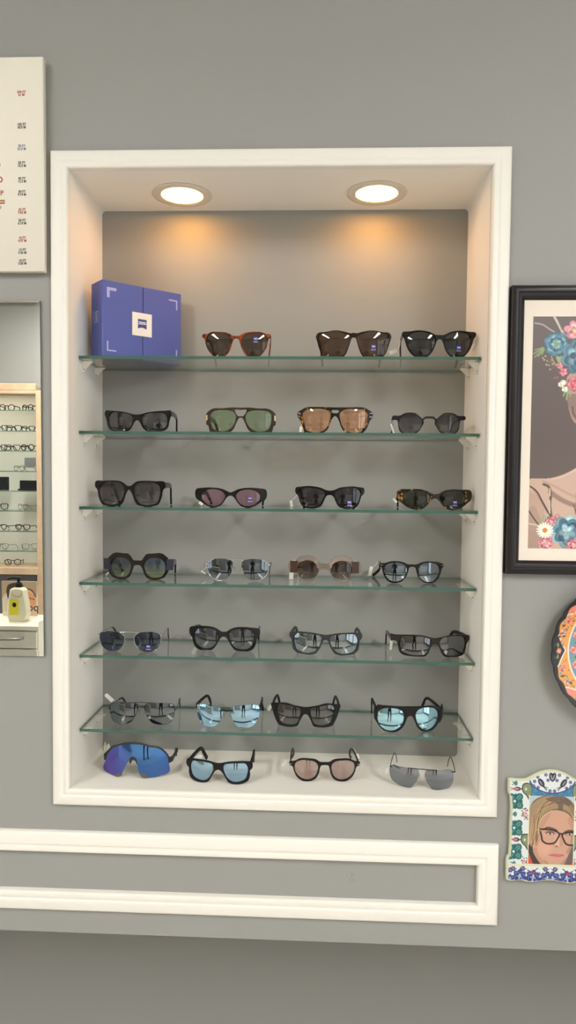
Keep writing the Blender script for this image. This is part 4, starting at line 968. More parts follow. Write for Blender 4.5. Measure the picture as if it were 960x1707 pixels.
def paint_art(X, Y):
    W = PX1-PX0; U = X/W*292; V = Y/(PZ1-PZ0)*390; U = np.where(U > 146, 292-U, U)     # photo-sized units, symmetric portrait
    P = Paint(U, V, (88, 74, 72)); g = (V/390)[:, None]; P.C = P.C+(np.array((102, 90, 86))-P.C)*g*np.array(1.); 
    P.sline('3,11 14,13 28,22 48,33', 2.2, (168, 152, 148)); P.sline('33,0 40,12 46,24 53,36', 3.4, (196, 184, 170)); P.line('40,8 46,22', 1.2, (120, 106, 96))
    # neck and shoulder
    sk = (196, 166, 150)
    P.spoly('-6,274 1,272 20,271.5 36,270 52,265 66,258 78,250 92,236 102,215 106,190 150,190 150,392 -6,392', sk)
    P.spoly('-6,330 8,318 18,336 22,392 -6,392', (156, 130, 116), .75); P.spoly('-6,290 12,300 24,345 10,360 -6,350', (176, 146, 130), .6)
    P.sline('34,294 46,303 58,310 76,316 90,316', 7, (150, 122, 110), .8); P.sline('22,276 40,284 62,296 84,306', 4, (176, 148, 134), .6)
    P.sline('36,272 52,268 66,261 78,253', 2, (214, 184, 168))
    # jaw and face
    P.spoly('56,128 58,142 62,160 68,174 76,182 92,196 116,206 150,208 150,100 56,100', (172, 144, 132)); P.spoly('57,130 60,150 70,172 84,184 78,160 74,130', (120, 98, 92), .7)
    P.sline('66,150 68,162 76,172', 2, (92, 74, 70)); P.spoly('118,168 134,162 150,165 150,178 134,180 122,175', (170, 84, 88))
    # twigs on the shoulder
    P.sline('2,285 10,291 22,311 32,329 37,337', 2.3, (70, 52, 46)); P.sline('5,288 16,304 30,330', 1., (150, 120, 106))
    P.sline('23,281 30,284 35,298 34,314 37,337', 3.6, (96, 82, 70)); P.sline('33,288 34,300', 1.6, (222, 206, 188)); P.sline('33,308 34,330', 2., (214, 198, 178))
    P.sline('1,327 8,338 17,350', 2., (78, 60, 52)); P.sline('1,348 12,350 24,352', 1.8, (206, 194, 174)); P.sline('76,296 77,315 76,330', 2, (90, 72, 64)); P.sline('72,315 78,335', 1.6, (96, 78, 70))
    lf = (134, 150, 104)
    for a, b in (('18,52', '2,62'), ('18,53', '4,67'), ('19,54', '9,66'), ('18,51', '4,56'), ('20,52', '15,63')): P.line(a+' '+b, 2., lf, taper=1)
    for a, b in (('57,118', '51,132'), ('58,120', '56,138'), ('60,120', '62,132'), ('57,122', '53,128')): P.line(a+' '+b, 2.4, (140, 160, 110))
    for x, y in ((21, 66), (19, 72), (24, 74), (27, 81), (23, 80), (29, 88), (17, 69), (33, 79), (31, 72)): P.ell(x, y, 1.3, 1.1, (206, 196, 176)); P.line([(x, y), (40, 82)], .7, (120, 106, 84))
    P.sline('30,66 36,78 42,84', 1.2, (178, 166, 140)); P.spoly('38,66 48,66 52,74 44,78', (142, 160, 112))
    blu = [(74, 122, 142), (112, 160, 176), (62, 104, 128), (130, 172, 184)]; blu2 = [(104, 146, 164), (72, 112, 136), (140, 176, 190), (60, 96, 122)]; pk = [(206, 116, 128), (232, 156, 162), (190, 88, 106), (240, 178, 176)]
    P.flower(66, 24, 17, [(222, 140, 150), (238, 176, 180), (200, 110, 130)], 3, 6, .3, (220, 190, 110))
    P.flower(100, 30, 22, pk, 4, 8, .6); P.flower(130, 18, 24, blu, 4, 9, .2)
    P.flower(38, 46, 20, blu, 4, 11, .1, (120, 150, 90)); P.flower(76, 66, 30, blu2, 5, 8, .5); P.flower(116, 64, 26, pk, 4, 9, .1); P.flower(142, 78, 22, blu, 4, 9)
    P.flower(44, 82, 6, pk, 3, 5); P.flower(50, 92, 7.5, pk, 3, 5, .4); P.flower(94, 102, 16, blu, 4, 9); P.flower(68, 112, 12, [(222, 110, 124), (236, 150, 150), (206, 90, 106)], 4, 9, .2); P.flower(122, 106, 15, pk, 4, 8)
    for x, y in ((50, 110), (53, 121), (47, 113)): P.flower(x, y, 5, [(236, 230, 208)], 1, 7, 0, (196, 160, 90))
    P.ell(37, 102, 2, 1.4, (180, 90, 100)); P.ell(41, 101, 1.4, 1.2, (190, 96, 104))
    # lower flowers
    for k in range(5): P.line([(24+k*2.2, 333+k), (19+k*3, 346)], 1.6, (150, 160, 128))
    P.flower(37, 345, 10, pk, 4, 8, .3); P.flower(46, 335, 4, pk, 2, 5)
    P.flower(63, 361, 27, [(166, 200, 206), (96, 140, 160), (70, 108, 134), (142, 178, 190)], 5, 8, .2); P.flower(29, 381, 12, [(236, 160, 168), (204, 96, 116), (240, 180, 182)], 4, 8, .1); P.flower(74, 384, 12, pk, 4, 8, .3)
    for k in range(17):
        a = 2*math.pi*k/17; P.ell(27+8.5*math.cos(a), 359+8.5*math.sin(a), 5.6, 1.7, (238, 234, 218), a)
    P.ell(27, 359, 4, 4, (212, 132, 62)); P.flower(104, 372, 22, blu, 4, 9); P.flower(134, 380, 20, pk, 4, 9)
    return P.C
print_grid('art_print', pf, PX0-OX, PX1-OX, PZ0-FZ0, PZ1-FZ0, -.0066, .00105, paint_art, vcol_mat('art_print_paper', .35, .1))

# ------------------------------------------------------------------ painted plate
PCX, PCZ, PR = .6858, H0-.3173, .1445
pt = thing('ceramic_plate', (PCX, 0, PCZ), 'round orange ceramic plate with scalloped black rim and painted flowers, hanging right of the niche', 'plate')
def plate_mesh():
    NA, NR = 480, 96; vs = []; P_ = []; hz = lambda f: -.006-.006*min(1, f/.55)**2-.020*max(0, (f-.55)/.45)**1.4
    for j in range(NR+1):
        f = max(1e-4, j/NR)
        for i in range(NA):
            a = 2*math.pi*i/NA; sc_ = 1-(.013*(1-abs(math.sin(a*13+.3)))**1.3)*max(0, (f-.8)/.2)
            rr_ = PR*f*sc_; vs.append((rr_*math.cos(a), hz(f), rr_*math.sin(a))); P_.append((f*124*math.cos(a), -f*124*math.sin(a), f))
    fs = [(j*NA+i, j*NA+(i+1) % NA, (j+1)*NA+(i+1) % NA, (j+1)*NA+i) for j in range(NR) for i in range(NA)]
    A = np.array(P_); X, Y, F = A.T; R_ = F*124; TH = np.arctan2(Y, -X)          # 0 = left
    P = Paint(X, Y, (222, 150, 72)); n8 = 8
    P.C = P.C+np.sin(X*.9)[:, None]*np.sin(Y*.8)[:, None]*np.array((10, 8, 6))
    for k in range(8):
        t0 = math.radians(45*k+0); c0, s0 = -math.cos(t0), math.sin(t0)
        pol = lambda r_, d: (r_*-math.cos(t0+math.radians(d)), r_*math.sin(t0+math.radians(d)))
        # pointed wedge from the rim
        wedge = [pol(122, -15.5), pol(112, -12), pol(104, -6), pol(97, 0), pol(104, 6), pol(112, 12), pol(122, 15.5)]
        if k % 2 == 0:
            P.poly([pol(122, -16.5)]+[(x*1.0, y*1.0) for x, y in wedge]+[pol(122, 16.5)], (20, 19, 17)); P.line(wedge, 2.2, (238, 218, 196))
            P.flower(*pol(110, 0), 5, [(226, 132, 112), (240, 176, 150)], 2, 6, 0, (180, 60, 60))
            for d in (-5, 5): P.ell(*pol(112, d), 3.6, 1.8, (126, 150, 96), t0+d)
        else:
            P.poly([pol(122, -16)]+wedge+[pol(122, 16)], (226, 130, 108)); P.line(wedge, 2.4, (242, 206, 190)); P.flower(*pol(112, 0), 5, [(180, 170, 100), (214, 96, 84)], 2, 6)
        q = lambda r_, d: (r_*-math.cos(t0+math.radians(22.5+d)), r_*math.sin(t0+math.radians(22.5+d)))
        P.flower(*q(106, -6), 5.2, [(226, 110, 116), (240, 160, 160), (196, 60, 84)], 3, 6); P.flower(*q(108, 6), 4.6, [(222, 196, 206), (150, 108, 150)], 2, 6)
        for d, r_, cc in ((-9, 111, (104, 142, 160)), (-3, 113, (104, 142, 160)), (2, 104, (110, 140, 90)), (9, 104, (54, 46, 36)), (10, 112, (54, 46, 36)), (0, 111, (40, 36, 34))): P.ell(*q(r_, d), 3.4, 1.5, cc, t0+d*.4)
        rng = random.Random(k)
        for _ in range(34): P.ell(*q(rng.uniform(95, 116), rng.uniform(-18, 18)), 1.3, 1.0, rng.choice([(96, 58, 34), (60, 44, 30), (120, 140, 80), (206, 84, 60)]), rng.uniform(0, 3))
    msk = np.clip((R_-116.2+1.5*np.cos(TH*24))/1.2, 0, 1); P.C += (np.array((16, 15, 14))-P.C)*msk[:, None]
    inn = R_ < 92; P.C[inn] = (98, 142, 168)
    for a in (np.clip(1-abs(R_-92)/1.7, 0, 1),): P.C += (np.array((240, 226, 208))-P.C)*np.minimum(1, a*1.6)[:, None]
    for k in range(20):
        t0 = 2*math.pi*k/20; P.flower(-82*math.cos(t0), 82*math.sin(t0), 7.5, [(232, 134, 116), (242, 172, 150), (214, 96, 90)], 3, 6, t0)
        t1 = t0+math.pi/20; P.ell(-84*math.cos(t1), 84*math.sin(t1), 4, 2.2, (106, 150, 106), t1); P.ell(-78*math.cos(t1), 78*math.sin(t1), 3, 1.6, (52, 78, 56), -t1)
    inn = R_ < 70; P.C[inn] = (226, 152, 76); P.C += (np.array((240, 226, 208))-P.C)*np.clip(1.4-abs(R_-70)/1.2, 0, 1)[:, None]
    for k in range(8): t0 = math.pi*k/4; P.flower(-48*math.cos(t0), 48*math.sin(t0), 13, [(214, 96, 90), (240, 170, 150), (180, 60, 70)], 3, 8, t0)
    P.flower(0, 0, 26, [(40, 60, 110), (98, 142, 168), (240, 226, 208)], 4, 10, 0, (214, 96, 90))
    me = bpy.data.meshes.new('plate_body'); nb = len(vs)
    ring = [(x*1.0, y+.004, z*1.0) for x, y, z in vs[NR*NA:]]; mid = [(.55*PR*math.cos(2*math.pi*i/NA), -.0, .55*PR*math.sin(2*math.pi*i/NA)) for i in range(NA)]
    vs2 = vs+ring+mid; fs2 = list(fs)
    for i in range(NA):
        j = (i+1) % NA; fs2 += [(NR*NA+i, NR*NA+j, nb+j, nb+i), (nb+i, nb+j, nb+NA+j, nb+NA+i)]
    fs2.append(tuple(nb+NA+i for i in range(NA)))
    C = np.concatenate([P.C, np.tile((16, 15, 14), (NA, 1)), np.tile((170, 120, 90), (NA, 1))])
    me.from_pydata(vs2, [], fs2); set_colors(me, C); me.materials.append(vcol_mat('painted_glaze', .3, .08)); me.polygons.foreach_set('use_smooth', [True]*len(me.polygons)); me.update()
    o = bpy.data.objects.new('plate_body', me); COL.objects.link(o); o.parent = pt
plate_mesh()
hk = MB(); hk.tube([(-.012, -.0012, .05), (-.006, -.0012, .062), (.006, -.0012, .062), (.012, -.0012, .05)], .0009, n=6); hk.build('hanging_hook', M_GUN, pt)

# ------------------------------------------------------------------ tiled photo frame (photo-zoom units of 1/8 px: X 60..1240, Y 60..1570)
TX0, TZ0 = .4712, H0-.5846; ux = (.5668-.4712)/(82*8); uz = (.7821-.5846)/(162*8)
TCX = TX0+(650-64)*ux
def tl(X, Y): return TX0+(X-64)*ux-TCX, TZ0-(Y-224)*uz-(H0-.785)
tf = thing('tiled_photo_frame', (TCX, 0, H0-.785), 'ceramic photo frame with painted blue and green tiles and an arched top', 'photo frame')
half_ = pts('650,62 560,72 470,100 400,135 345,168 295,188 270,192 180,191 76,190 62,196 60,215 60,340 64,385 84,408 90,440 92,820 90,1180 86,1212 66,1236 58,1265 58,1400 58,1510 62,1538 78,1548 180,1552 250,1540 330,1560 420,1566 500,1552 600,1535 650,1534')
ol = [tl(*p) for p in half_]; ol = ol+[(-x, z) for x, z in ol[-2:0:-1]]
b = MB(); b.plate(smooth_loop(ol, 3), [], -.012, -.0004, .0025); b.build('frame_body', mat('cream_glaze', (204, 206, 178), .25, coat=.3), tf, smooth=50)
def in_poly(poly, x, z):
    ins = np.zeros(len(x), bool); n = len(poly)
    for i in range(n):
        (x1, z1), (x2, z2) = poly[i], poly[(i+1) % n]
        if z1 != z2: ins ^= ((z1 > z) != (z2 > z)) & (x < (x2-x1)*(z-z1)/(z2-z1)+x1)
    return ins
cxm, czm = 0, .11
shr = [(x*.957, (z-czm)*.972+czm) for x, z in smooth_loop(ol, 3)]
def paint_tiles(X, Y):
    Xz = 60+X/ux; Yz = 60+Y/uz; U = np.where(Xz > 650, 1300-Xz, Xz)
    P = Paint(U, Yz, (206, 210, 206)); white = (208, 214, 212); tq = (38, 108, 104); dk = (30, 44, 52)
    # arch: blue corners, white lens with black tulips
    P.poly('330,150 960,60 960,400 345,400', (52, 112, 148))
    for k in range(60):
        rg = random.Random(k); x, y = rg.uniform(340, 660), rg.uniform(230, 400); P.line([(x, y), (x+26, y-12)], 5, (96, 160, 186) if k % 2 else (30, 70, 120))
    P.ell(660, 145, 330, 225, (44, 60, 120), soft=.02); P.ell(660, 140, 318, 214, white, soft=.02)
    for x, y, rt in ((500, 225, .6), (640, 150, .35), (770, 160, -.4)):
        P.ell(x, y, 34, 62, (34, 30, 44), -rt); P.sline([(x-20, y-40), (x+5, y+20), (x+75, y+95)], 12, (34, 30, 44)); P.sline([(x+10, y-30), (x+18, y+30), (x+90, y+70)], 9, (60, 56, 80)); P.ell(x-6, y, 8, 40, (150, 150, 170), -rt)
    for x, y in ((410, 210), (450, 150), (590, 190), (730, 110), (560, 120), (700, 300), (400, 270), (460, 290), (620, 330), (850, 260)): P.flower(x, y, 24, [(60, 56, 120), (120, 110, 160)], 2, 5)
    # left/right strip
    P.poly('60,190 340,190 340,1330 60,1330', white)
    for y in (480, 835, 1150):
        for a in range(4):
            t = a*math.pi/2+.75; P.ell(160+58*math.cos(t), y+62*math.sin(t), 68, 52, dk, t); P.ell(160+58*math.cos(t), y+62*math.sin(t), 60, 45, tq, t); P.ell(160+64*math.cos(t), y+66*math.sin(t), 36, 20, (84, 156, 142), t); P.line([(160, y), (160+85*math.cos(t), y+85*math.sin(t))], 10, dk)
        for a in range(4): t = a*math.pi/2; P.ell(160+70*math.cos(t), y+74*math.sin(t), 28, 20, (30, 84, 90), t)
        P.ell(150, y, 18, 18, (190, 220, 216))
    for y in (315, 990):
        P.ell(180, y, 46, 28, (40, 36, 40)); P.ell(165, y, 40, 16, (190, 120, 130)); P.line([(90, y-14), (150, y)], 9, (180, 60, 70)); P.line([(90, y+14), (150, y)], 9, (180, 60, 70)); P.line([(215, y), (250, y)], 14, (40, 44, 40))
        P.spoly([(240, y), (262, y-72), (345, y-80), (345, y+150), (300, y+85), (262, y+50)], (40, 44, 40)); P.spoly([(254, y), (272, y-58), (345, y-66), (345, y+120), (305, y+70), (270, y+40)], (120, 132, 100)); P.flower(295, y, 20, [(206, 210, 190)], 1, 4)
    for y in (650, 1290):
        for k in range(26):
            rg = random.Random(k+y); P.ell(rg.uniform(250, 338), y+rg.uniform(-80, 80), 10, 8, rg.choice([(60, 30, 40), (150, 60, 70), (90, 130, 110)]))
        P.flower(290, y, 26, [(196, 110, 110), (220, 180, 160)], 2, 5)
    for y in (650, 240, 1310):
        P.ell(160, y, 24, 34, (60, 130, 120)); P.line([(110, y-20), (150, y), (110, y+22)], 9, dk)
    P.line('345,395 345,1330', 12, (222, 214, 180))
    # bottom strip
    P.poly('60,1330 660,1330 660,1600 60,1600', white); P.poly('60,1310 660,1310 660,1342 60,1342', (206, 206, 170))
    nv = (44, 56, 130)
    for x, y, r in ((238, 1480, 92), (610, 1500, 94), (420, 1490, 98), (110, 1510, 54)):
        P.flower(x, y, r, [nv, (84, 108, 176), (36, 40, 96), (150, 170, 206)], 4, 7, .3)
    P.sline('330,1420 350,1470 340,1550', 7, (40, 40, 60)); P.sline('510,1420 525,1480 520,1550', 7, (40, 40, 60)); P.ell(415, 1425, 22, 26, (190, 60, 60)); P.line('345,1390 410,1425 480,1365', 12, (60, 50, 90))
    for x, y in ((280, 1375), (585, 1375), (150, 1380), (110, 1400), (690, 1385)): P.flower(x, y, 34, [(70, 60, 130), (130, 120, 170)], 2, 6); P.sline([(x-40, y-20), (x, y+20), (x+50, y-5)], 7, (34, 34, 50))
    P.line('415,1540 440,1570', 30, (212, 176, 150))
    return P.C
x0_, x1_ = tl(60, 0)[0], tl(1240, 0)[0]; z1_, z0_ = tl(0, 60)[1], tl(0, 1570)[1]
print_grid('painted_tiles', tf, x0_, x1_, z0_, z1_, -.0124, .00075, paint_tiles, vcol_mat('painted_glaze', .3, .08), mask=lambda x, z: in_poly(shr, x, z))
def paint_photo(X, Y):
    Xz = 345+X/ux; Yz = 395+Y/uz; P = Paint(Xz, Yz, (170, 186, 192)); P.C += (np.array((120, 140, 146))-P.C)*np.clip((Yz-600)/700, 0, 1)[:, None]
    P.spoly('345,560 400,460 520,398 650,385 800,395 900,450 960,540 960,760 900,700 500,900 420,1100 345,1100', (112, 92, 72))
    P.spoly('345,560 420,470 560,400 760,395 860,470 930,560 960,640 960,700 870,600 760,560 600,590 480,720 440,900 420,1010 345,1060', (150, 126, 96))
    P.spoly('345,1180 420,1240 470,1320 345,1320', (196, 72, 52)); P.spoly('960,1150 900,1180 850,1320 960,1320', (190, 58, 50)); P.spoly('345,1050 380,1040 430,1180 520,1320 430,1320 380,1230', (52, 42, 44)); P.spoly('960,1000 920,1080 860,1230 820,1320 880,1320 960,1150', (96, 84, 82))
    skin = (192, 148, 126)
    P.spoly('470,880 480,760 540,650 640,590 780,590 890,650 945,760 950,900 925,1040 880,1170 820,1290 740,1330 640,1335 540,1310 450,1220 405,1110 400,1040', skin)
    P.spoly('355,940 400,930 420,1040 380,1040 356,990', (198, 148, 122)); P.ell(384, 1060, 9, 14, (170, 140, 110))
    P.spoly('560,1240 640,1300 760,1300 860,1210 820,1320 740,1345 600,1345', (170, 120, 100), .8); P.spoly('930,880 950,900 925,1040 880,1160 860,1150 900,1040', (166, 118, 98), .7)
    P.spoly('730,900 775,900 790,1020 760,1060 700,1060 690,1020', (216, 170, 148), .6); P.ell(722, 1062, 26, 11, (150, 92, 78)); P.sline('690,1030 700,1062 745,1066', 6, (168, 112, 94)); P.ell(560, 1090, 90, 90, (216, 162, 140), soft=1., al=.5)
    # hair strands
    rg = random.Random(2)
    for k in range(70):
        u = rg.random(); x = 350+u*110; cc = rg.choice([(186, 160, 122), (160, 126, 90), (120, 92, 66), (190, 160, 120), (92, 70, 56)])
        P.sline([(740+rg.uniform(-60, 60), 430+rg.uniform(-30, 60)), (600-u*60+rg.uniform(-20, 20), 500+rg.uniform(-30, 50)), (500-110*(1-u), 660+rg.uniform(-40, 40)), (x+20, 850), (x, 1000+rg.uniform(-60, 60))], 7, cc, .75)
    for k in range(24): P.sline([(780+rg.uniform(-50, 40), 420+rg.uniform(-20, 40)), (870+rg.uniform(-20, 20), 520), (925+rg.uniform(-10, 20), 640), (956, 740+rg.uniform(-60, 60))], 7, rg.choice([(186, 160, 122), (140, 110, 80), (104, 80, 62)]), .75)
    P.spoly('560,440 660,400 760,400 850,430 900,500 860,520 800,500 790,580 740,580 720,500 640,470', (84, 70, 62), .7); P.sline('470,900 480,770 545,655 640,592', 16, (196, 168, 126))
    P.spoly('470,880 480,780 540,670 640,600 600,700 540,800 500,900 480,1000 450,1100', (166, 122, 100), .45); P.spoly('890,660 945,760 950,880 900,800 860,700', (166, 122, 100), .5); P.spoly('770,900 800,960 800,1040 770,1060 760,980', (170, 124, 104), .6); P.spoly('405,1110 450,1220 540,1310 560,1290 480,1180 440,1080', (170, 126, 104), .6)
    # brows, eyes, glasses
    P.sline('545,840 590,815 660,825 720,850', 20, (88, 60, 48), .9); P.sline('830,865 880,845 940,850', 18, (88, 60, 48), .9)
    for x in (630, 895): P.ell(x, 885, 64, 30, (128, 90, 78), soft=.7); P.ell(x, 892, 42, 14, (206, 190, 182)); P.ell(x, 890, 17, 15, (40, 30, 28)); P.sline([(x-52, 892), (x, 872), (x+48, 888)], 9, (60, 40, 38)); P.ell(x+6, 884, 4, 4, (230, 225, 220))
    P.sline('555,905 600,925 680,925 730,905', 40, (196, 150, 140), .35)
    gl = (36, 22, 22); P.sline('500,840 560,838 680,850 750,890 755,905 735,950 690,1015 640,1028 570,1020 530,990 515,930 500,860 500,840', 19, gl); P.sline('960,862 880,868 800,895 795,905 815,970 850,1025 910,1040 960,1036', 19, gl); P.sline('750,895 775,890 800,897', 18, gl); P.sline('440,850 490,845 510,860', 12, (190, 150, 110)); P.sline('490,836 560,834 660,846', 15, gl)
    # lips
    P.spoly('618,1178 680,1160 722,1158 750,1164 790,1162 825,1178 760,1190 690,1188', (190, 104, 104)); P.spoly('630,1182 700,1190 770,1190 822,1180 780,1215 720,1224 660,1210', (212, 130, 126)); P.sline('618,1178 690,1188 760,1190 826,1178', 6, (130, 66, 66))
    return P.C
a0, z1_ = tl(350, 398); a1, z0_ = tl(950, 1306)
print_grid('photograph', tf, a0, a1, z0_, z1_, -.0128, .0006, paint_photo, vcol_mat('glossy_photo', .3, .2))

# ------------------------------------------------------------------ the shop behind the camera, as the mirror shows it
def mirrored(u, v, d):
    p = on_y(u, v, d); return Vector((p.x, -d, p.z))
M_WOOD = mat('pale_oak', (188, 160, 130), .45, noise=(14, (174, 146, 116), .35, .7))
M_LAM = mat('white_laminate', (226, 222, 208), .35)
CD = 3.75; CX1 = mirrored(62, 800, CD).x; CX0 = -3.3; CT = mirrored(40, 640, CD).z; CB = mirrored(40, 957, CD).z; CBK = -CD-.33
cab = thing('display_cabinet', ((CX0+CX1)/2, -CD-.16, 0), 'white eyeglasses display cabinet with oak top and sides, seen in the mirror', 'display cabinet')
cox, coy = (CX0+CX1)/2, -CD-.16
def cb(name, mt, *boxes, parent=cab, bev=.003):
    w = MB()
    for q in boxes: w.box(q[0]-cox, q[1]-cox, q[2]-coy, q[3]-coy, q[4], q[5], bev)
    return w.build(name, mt, parent)
cb('back_panel', M_LAM, (CX0+.03, CX1-.0, CBK, CBK+.02, CB, CT)); cb('top_board', M_WOOD, (CX0, CX1+.03, CBK, -CD+.02, CT-.05, CT), (CX0, CX1+.03, -CD-.01, -CD+.02, CT-.075, CT-.05)); cb('bottom_board', M_WOOD, (CX0, CX1+.03, CBK, -CD+.02, CB, CB+.05))
cb('side_panel', M_WOOD, (CX1, CX1+.14, CBK, -CD, 0, CT-.05)); cb('side_panel', M_WOOD, (CX0, CX0+.05, CBK, -CD, 0, CT-.05)); cb('shade_block', mat('painted_shade_grey', (90, 88, 88), .5), (CX0+.05, CX1, CBK, -CD-.06, 0, CB))  # last block: dark grey stands in for the shaded wall below the cabinet
SV = (683.5, 718, 751, 785, 818, 851, 885, 918)
szs = [mirrored(40, v, CD).z for v in SV]
for z in szs:
    w = MB(); w.box(CX0+.05-cox, CX1-cox, CBK+.02-coy, -CD-.013-coy, z-.007, z, mi=0); w.box(CX0+.05-cox, CX1-cox, -CD-.013-coy, -CD-.010-coy, z-.0085, z, mi=1); w.build('shelf', [M_GFACE, mat('shelf_front_edge', (92, 112, 102), .2)], cab, smooth=0)
cb('added_fill_strip', emit('cabinet_fill_glow', (1, .93, .8), 14), (CX0+.06, CX1-.01, -CD-.09, -CD-.04, CT-.056, CT-.051), bev=0)  # added glowing strip hidden behind the lip, brightens the cabinet interior
styles = [('black', M_BLACK, .0032), ('black', M_BLACK, .0040), ('dark brown', M_BROWNBLACK, .0032), ('thin grey metal', M_GUN, .0018), ('tortoiseshell', TORT_O, .0034)]
def eyeglasses(x, z, yaw, st, shape, label, grp, y=-CD-.12):
    nm, mt, r = st; t = thing('eyeglasses', (x, y+.015, z+.0016), label, 'eyeglasses', math.pi+yaw, grp)
    hw, hh = .024, (.019, .021, .017)[shape]; cx_ = .034
    rim = [(-hw, .5*hh), (-hw*.9, hh*.95), (0, hh), (hw*.9, hh*.9), (hw, .3*hh), (hw*.8, -hh*.7), (hw*.3, -hh), (-hw*.4, -hh), (-hw*.85, -hh*.6)] if shape != 1 else [(hw*.95*math.cos(a*.7), hh*math.sin(a*.7)) for a in range(9)]
    for s in (-1, 1):
        f = MB(); f.tube([(s*(cx_+px_), 1.2*(cx_+px_)**2, pz_+hh+r) for px_, pz_ in smooth_loop(rim, 3)], r*.95, closed=True, n=6); f.build('rim', mt, t, smooth=60)
        f = MB(); f.tube([(s*(cx_+hw), .004, hh*1.5+r), (s*(cx_+hw+.004), .012, hh*1.5+r), (s*(cx_+hw+.001), .085, hh*1.5+r), (s*(cx_+hw-.006), .118, r)], r*.9, n=6); f.build('temple', mt, t, smooth=60)
    f = MB(); f.tube([(-.012, .0002, hh*1.5+r), (0, -.0004, hh*1.7+r), (.012, .0002, hh*1.5+r)], r*.9, n=6); f.build('bridge', mt, t, smooth=60)
    return t
ordn = ('first', 'second', 'third', 'fourth', 'fifth'); shn = ('top', 'second', 'third', 'fourth', 'fifth', 'sixth', 'seventh', 'eighth')
plan = [[(14, 0, 1, 1), (48, .5, 1, 1)], [(4, .3, 0, 0), (25, 0, 0, 0), (49, .3, 0, 2)], [(3, .3, 0, 0), (23, 0, 2, 0), (48, .3, 1, 1)], [(34, .5, 3, 2)], [], [(40, .6, 3, 0), (2, -.4, 0, 0)], [(4, .5, 0, 2), (40, .15, 0, 2)], [(5, .3, 3, 0), (53, -.4, 3, 0)]]
for i, row in enumerate(plan):
    for j, (u, yw, st, shp) in enumerate(sorted(row, reverse=True)):
        p = mirrored(u, SV[i], CD+.12)
        eyeglasses(p.x, szs[i], yw, styles[st], shp, '%s eyeglasses, %s from the right on the %s shelf of the mirrored cabinet' % (styles[st][0], ordn[j], shn[i]), 'eyeglasses in the mirrored cabinet')
p = mirrored(22, 950, CD+.1); eyeglasses(p.x, CB+.05, -.2, styles[2], 1, 'round dark brown eyeglasses on the oak bottom board of the mirrored cabinet', 'eyeglasses in the mirrored cabinet')
p = mirrored(51, 818, CD+.14); w = MB(); w.box(-.075, .075, -.03, .03, 0, .075, .004); w.box(-.082, .082, -.034, .05, 0, .012, .003)
tag(w.build('display_stand', M_MATTEBLACK, loc=(p.x, -CD-.16, szs[4]+.0006)), 'small black eyewear display stand on the fifth shelf of the mirrored cabinet', 'display stand')
p = mirrored(2, 818, CD+.14); w = MB(); w.box(-.05, .05, -.02, .02, 0, .10, .003); tag(w.build('display_block', M_MATTEBLACK, loc=(p.x, -CD-.16, szs[4]+.0006)), 'tall black display block at the left of the fifth mirrored shelf', 'display block')
p = mirrored(51, 772, CD+.3); w = MB(); w.box(-.042, .042, -.002, .002, 0, .06, .0008); sg = w.build('notice_card', mat('grey_card', (142, 144, 146), .6), loc=(p.x, CBK+.03, szs[3]+.075))
tag(sg, 'small grey notice card on the back of the fourth mirrored shelf', 'card')
sg.location.z = szs[3]+.045
# drawer counter
K1, K0 = 2.17, 2.50; KX1 = mirrored(63, 1044, K1).x; KX0 = -3.0; KZ = .752
ct = thing('drawer_counter', ((KX0+KX1)/2, -(K0+K1)/2, 0), 'white counter with drawers and long grey handles, seen at the bottom of the mirror', 'counter')
kox, koy = (KX0+KX1)/2, -(K0+K1)/2
def kb(name, mt, *boxes, parent=ct, bev=.002):
    w = MB()
    for q in boxes: w.box(q[0]-kox, q[1]-kox, q[2]-koy, q[3]-koy, q[4], q[5], bev)
    return w.build(name, mt, parent)
kb('worktop', M_LAM, (KX0, KX1+.01, -K0, -K1+.004, KZ-.022, KZ)); kb('carcass', M_LAM, (KX0+.01, KX1, -K0+.01, -K1-.02, 0, KZ-.022))
xm = KX1-.62
for x0, x1 in ((xm, KX1-.004), (xm-.64, xm-.02)):
    for z1, z0 in ((KZ-.028, KZ-.115), (KZ-.121, KZ-.21), (KZ-.216, KZ-.42), (KZ-.426, KZ-.66)):
        d = kb('drawer', M_LAM, (x0, x1, -K1-.02, -K1-.001, z0, z1)); w = MB(); zc = z1-.035
        w.tube([(x0+.07-kox, -K1-.002-koy, zc), (x0+.08-kox, -K1+.028-koy, zc), (x0+.12-kox, -K1+.032-koy, zc), (x1-.12-kox, -K1+.032-koy, zc), (x1-.08-kox, -K1+.028-koy, zc), (x1-.07-kox, -K1-.002-koy, zc)], .007, n=8)
        w.build('handle', mat('brushed_handle', (150, 148, 142), .3, metal=1), d, smooth=60)
